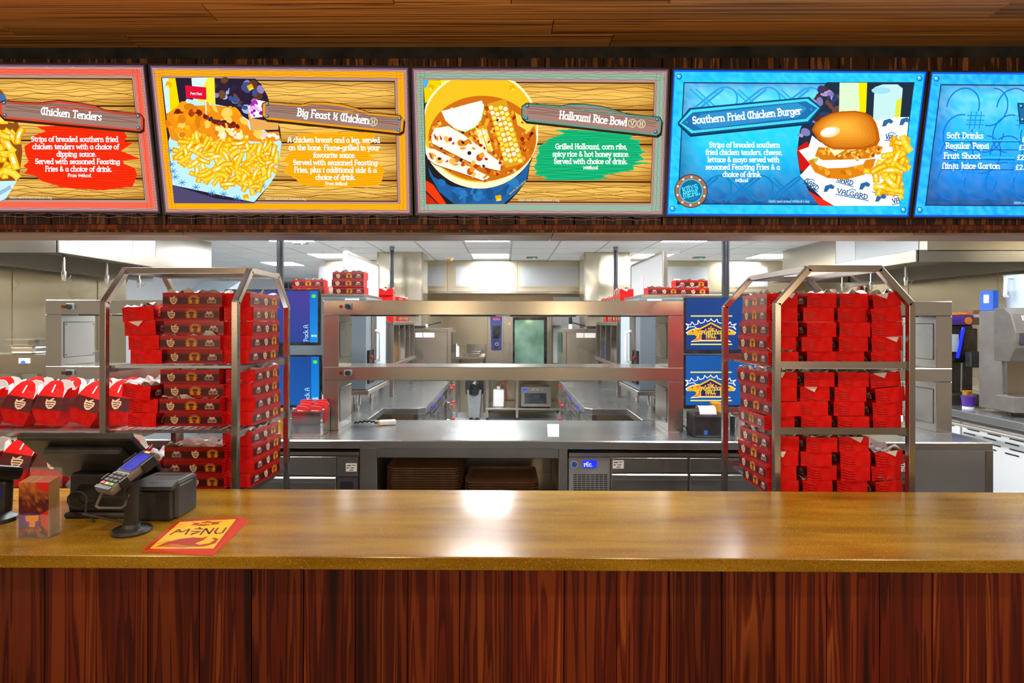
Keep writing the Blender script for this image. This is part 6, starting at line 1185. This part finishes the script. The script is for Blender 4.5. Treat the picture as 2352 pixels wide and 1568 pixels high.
# card terminal on its pole
bp = PZ(303, 1221, HC); t = thing('card_terminal', 'card payment terminal with blue screen on a black pole stand', 'card terminal', bp); xk, yk = bp.x, bp.y
MB().lathe([(.058, 0), (.06, .006), (.055, .014), (.03, .018), (.026, .03)], bp, 28).build('stand_base', 'black', t, 1, smooth=True); MB().cyl((xk, yk, HC + .02), (xk, yk, 1.12), .022, n=18).build('pole', 'black', t, 1, smooth=True)
ya_ = R(-27); ti = R(30); M_ = Matrix.Rotation(ya_, 3, 'Z') @ Matrix.Rotation(ti, 3, 'X'); tc_ = P(291, 1077, 1.885)
def tm_(b, nm, m, bev=0, smooth=False, par=None):
    for i, v in enumerate(b.v): b.v[i] = tuple(tc_ + M_ @ Vector(v))
    return b.build(nm, m, par or t, 1, bev, smooth, 2)
tm_(MB().box(-.046, .046, -.092, .092, -.026, 0), 'body', 'grey_plastic', .008); tm_(MB().box(-.039, .039, -.012, .083, 0, .0012), 'bezel', 'black_gloss')
tm_(MB().box(-.033, .033, -.004, .072, .0012, .002), 'screen', 'screen_blue'); tm_(MB().box(-.014, .014, .076, .084, .0012, .003), 'maker_strip', 'gold')
for r_ in range(4):
    for c_ in range(3):
        m = 'dark_grey' if r_ < 3 else ('knob_red', 'gold', 'led_green_key')[c_]
        if m == 'led_green_key' and m not in MATS: mat('led_green_key', '#4ac020', .4)
        tm_(MB().box(-.036 + c_ * .025, -.014 + c_ * .025, -.030 - r_ * .0145, -.020 - r_ * .0145, 0, .004), 'key', m, .0015)
tm_(MB().box(-.042, .042, -.09, -.078, 0, .002), 'card_slot', 'black'); [tm_(MB().box(sx * .05 - .004, sx * .05 + .004, a_, b2_, -.03, .004), 'cradle_arm', 'black', .002) for sx in (-1, 1) for a_, b2_ in ((.02, .07), (-.06, -.03))]; tm_(MB().box(-.03, .03, -.05, .05, -.04, -.026), 'cradle_plate', 'black', .004)
lp_ = [P(px, py, 1.85) for px, py in ((238, 1124), (226, 1150), (221, 1162), (228, 1166), (280, 1166), (290, 1158), (298, 1134))]; MB().tube(lp_, .0042, 8).build('loop_handle', 'grey_plastic', t, 1); MB().tube([P(190, 1180, 1.86), P(240, 1190, 1.87), P(290, 1200, 1.89)], .004, 8).build('lever', 'dark_grey', t, 1)
# device cut by the left frame edge
q = PZ(-6, 1196, HC); t = thing('handheld_scanner', 'black barcode scanner on a stand at the left frame edge', 'scanner', q); MB().lathe([(.06, 0), (.058, .014), (.03, .03)], q, 24).build('base', 'black', t, 1, smooth=True); MB().bar(q + Vector((0, .02, .02)), q + Vector((.005, .02, .14)), .05, .04).build('handle', 'black', t, 1, .012, seg=2); MB().bar(q + Vector((.012, .06, .15)), q + Vector((0, -.05, .185)), .075, .05).build('head', 'black', t, 1, .016, seg=2); MB().box(q.x - .03, q.x + .0, q.y - .035, q.y - .03, HC + .07, HC + .10).build('light', 'led_blue', t, 1)
# leaflet holder
yk = 1.806; xa, xb = X(38, yk), X(113, yk); th = R(0)
t = thing('leaflet_holder', 'clear acrylic holder of park maps on the counter', 'leaflet holder', ((xa + xb) / 2, yk + .03, HC)); d = .052
MB().box(xa, xb, yk, yk + .0025, HC, HC + .075).build('front_pane', 'acrylic', t, 1); MB().box(xa, xb, yk + d, yk + d + .0025, HC, HC + .215).build('back_pane', 'acrylic', t, 1); MB().box(xa, xb, yk, yk + d, HC, HC + .003).build('floor_pane', 'acrylic', t, 1)
for x in (xa, xb - .0025): MB().box(x, x + .0025, yk, yk + d, HC + .003, HC + .09).build('side_pane', 'acrylic', t, 1)
lw = xb - xa - .008; lh = .175; rl = random.Random(3)
def leaflet(k, first=[None]):
    lab = 'park map leaflet, %s in the acrylic holder' % (['frontmost', 'second', 'third', 'fourth', 'fifth', 'sixth', 'seventh', 'rearmost'][k]); loc = ((xa + xb) / 2, yk + .005 + k * .0056, HC + .004 + k * .0012)
    if first[0] is not None: return dup(first[0], loc, (0, 0, 0), lab)
    o = thing('leaflet', lab, 'leaflet', loc, group='park maps in the holder'); first[0] = o; MB().box(-lw / 2, lw / 2, 0, .0046, 0, lh).build('pages', 'leaf_edge', o)
    p = Paint(lambda u, v: Vector((-lw / 2 + u * lw, 0, lh * (1 - v))), (0, -1, 0), .0003); p.grid([(0, 0), (1, 0), (1, 1), (0, 1)], 12, 18, lambda u, v: mix(mix(C('#d87820'), C('#3a1208'), min(1, v * 3)) if v < .35 else mix(C('#5a1c10'), C('#3a0c18'), (v - .35) * 1.5), C(rl.choice(['#20100c', '#c8300c', '#d88030', '#301040', '#501008'])), rl.uniform(0, .6)))
    p.poly([(.55, 0), (1, 0), (1, .2), (.62, .12)], '#d02010'); p.poly([(0, .62), (.25, .55), (.3, .8), (0, .85)], '#5a2078'); p.poly([(.7, .6), (1, .5), (1, .9), (.75, .8)], '#c82c10')
    for k_ in range(20): a_ = k_ * 18; p.line([(.45 + .13 * math.cos(R(a_)), .70 + .08 * math.sin(R(a_))), (.45 + .24 * math.cos(R(a_)), .70 + .14 * math.sin(R(a_)))], .02, '#6a48c0')
    p.poly([(.22, .62), (.68, .60), (.66, .70), (.56, .72), (.54, .82), (.36, .82), (.36, .73), (.24, .71)], '#f0901c'); p.text('PARK MAP', (.22, .905), (.76, .905), .05, '#e07818', .18); p.text('SUMMER', (.3, .95), (.68, .95), .03, '#a86018', .18); p.build('cover', 'print', o, 0); return o
mat('leaf_edge', '#96763c', .6)
for k in range(8): leaflet(k)
# menu sheets
fl, fr, br, bl = [PZ(x, y, HC + .001) for x, y in ((326, 1268), (498, 1268), (556, 1190), (407, 1198))]
cen = (fl + fr + br + bl) / 4
def sheet(k, first=[None]):
    lab = '%s orange and yellow MENU sheet on the counter' % ['bottom', 'second lowest', 'third', 'top'][k]; loc = (cen.x + (3 - k) * .006, cen.y - (3 - k) * .003, HC + .0006 + k * .0013); rz = R((3 - k) * -2.2)
    if first[0] is not None: return dup(first[0], loc, (0, 0, rz), lab)
    o = thing('menu_sheet', lab, 'menu', loc, (0, 0, rz), 'menu sheets on the counter'); first[0] = o
    c = [v - cen for v in (bl, br, fr, fl)]
    def mp(u, v): r = (c[0] * (1 - u) + c[1] * u) * (1 - v) + (c[3] * (1 - u) + c[2] * u) * v; return Vector((r.x, r.y, .0010))
    MB().prism([Vector((v.x, v.y, 0)) for v in (c[3], c[2], c[1], c[0])], (0, 0, .0010)).build('card', 'menu_card', o)
    p = Paint(mp, (0, 0, 1), .0001, 1e-5); p.poly([(0, 0), (1, 0), (1, 1), (0, 1)], '#d8360c'); p.poly([(.02, .02), (.98, .02), (.98, .98), (.02, .98)], '#b83010'); p.poly([(.07, .06), (.93, .06), (.93, .94), (.07, .94)], '#ffc41c')
    p.poly([(.25, .10), (.34, .16), (.28, .2), (.36, .22), (.5, .25), (.64, .22), (.74, .2), (.68, .16), (.76, .10), (.62, .13), (.5, .08), (.38, .13)], '#a83410'); p.text('Feasting', (.40, .19), (.60, .19), .06, '#ffc41c', .18)
    dk = '#6a1a10'
    for pl in ([(.14, .52), (.18, .34), (.26, .44), (.34, .34), (.36, .52)], [(.15, .42), (.30, .42)], [(.42, .34), (.54, .36)], [(.40, .42), (.54, .44)], [(.44, .50), (.52, .46), (.44, .54)], [(.46, .30), (.50, .34)], [(.58, .54), (.58, .34), (.70, .52), (.70, .34)], [(.76, .34), (.76, .46), (.80, .52), (.88, .50), (.88, .34)]): p.line(pl, .03, dk)
    p.poly([(.12, .90), (.2, .76), (.34, .66), (.5, .62), (.66, .64), (.72, .58), (.70, .70), (.62, .80), (.7, .84), (.82, .80), (.86, .70), (.80, .68), (.82, .64), (.9, .68), (.9, .80), (.8, .88), (.6, .9), (.4, .86), (.24, .86)], '#b02c12'); p.poly([(.14, .88), (.3, .80), (.5, .84), (.7, .88), (.5, .92)], '#c8701c'); p.line([(.1, .8), (.2, .72), (.26, .74)], .014, '#6a5a18'); p.poly([(.4, .86), (.62, .84), (.6, .88)], '#6a7a1c'); p.build('print', 'print', o, 0); return o
mat('menu_card', '#e06a24', .5)
for k in range(4): sheet(k)
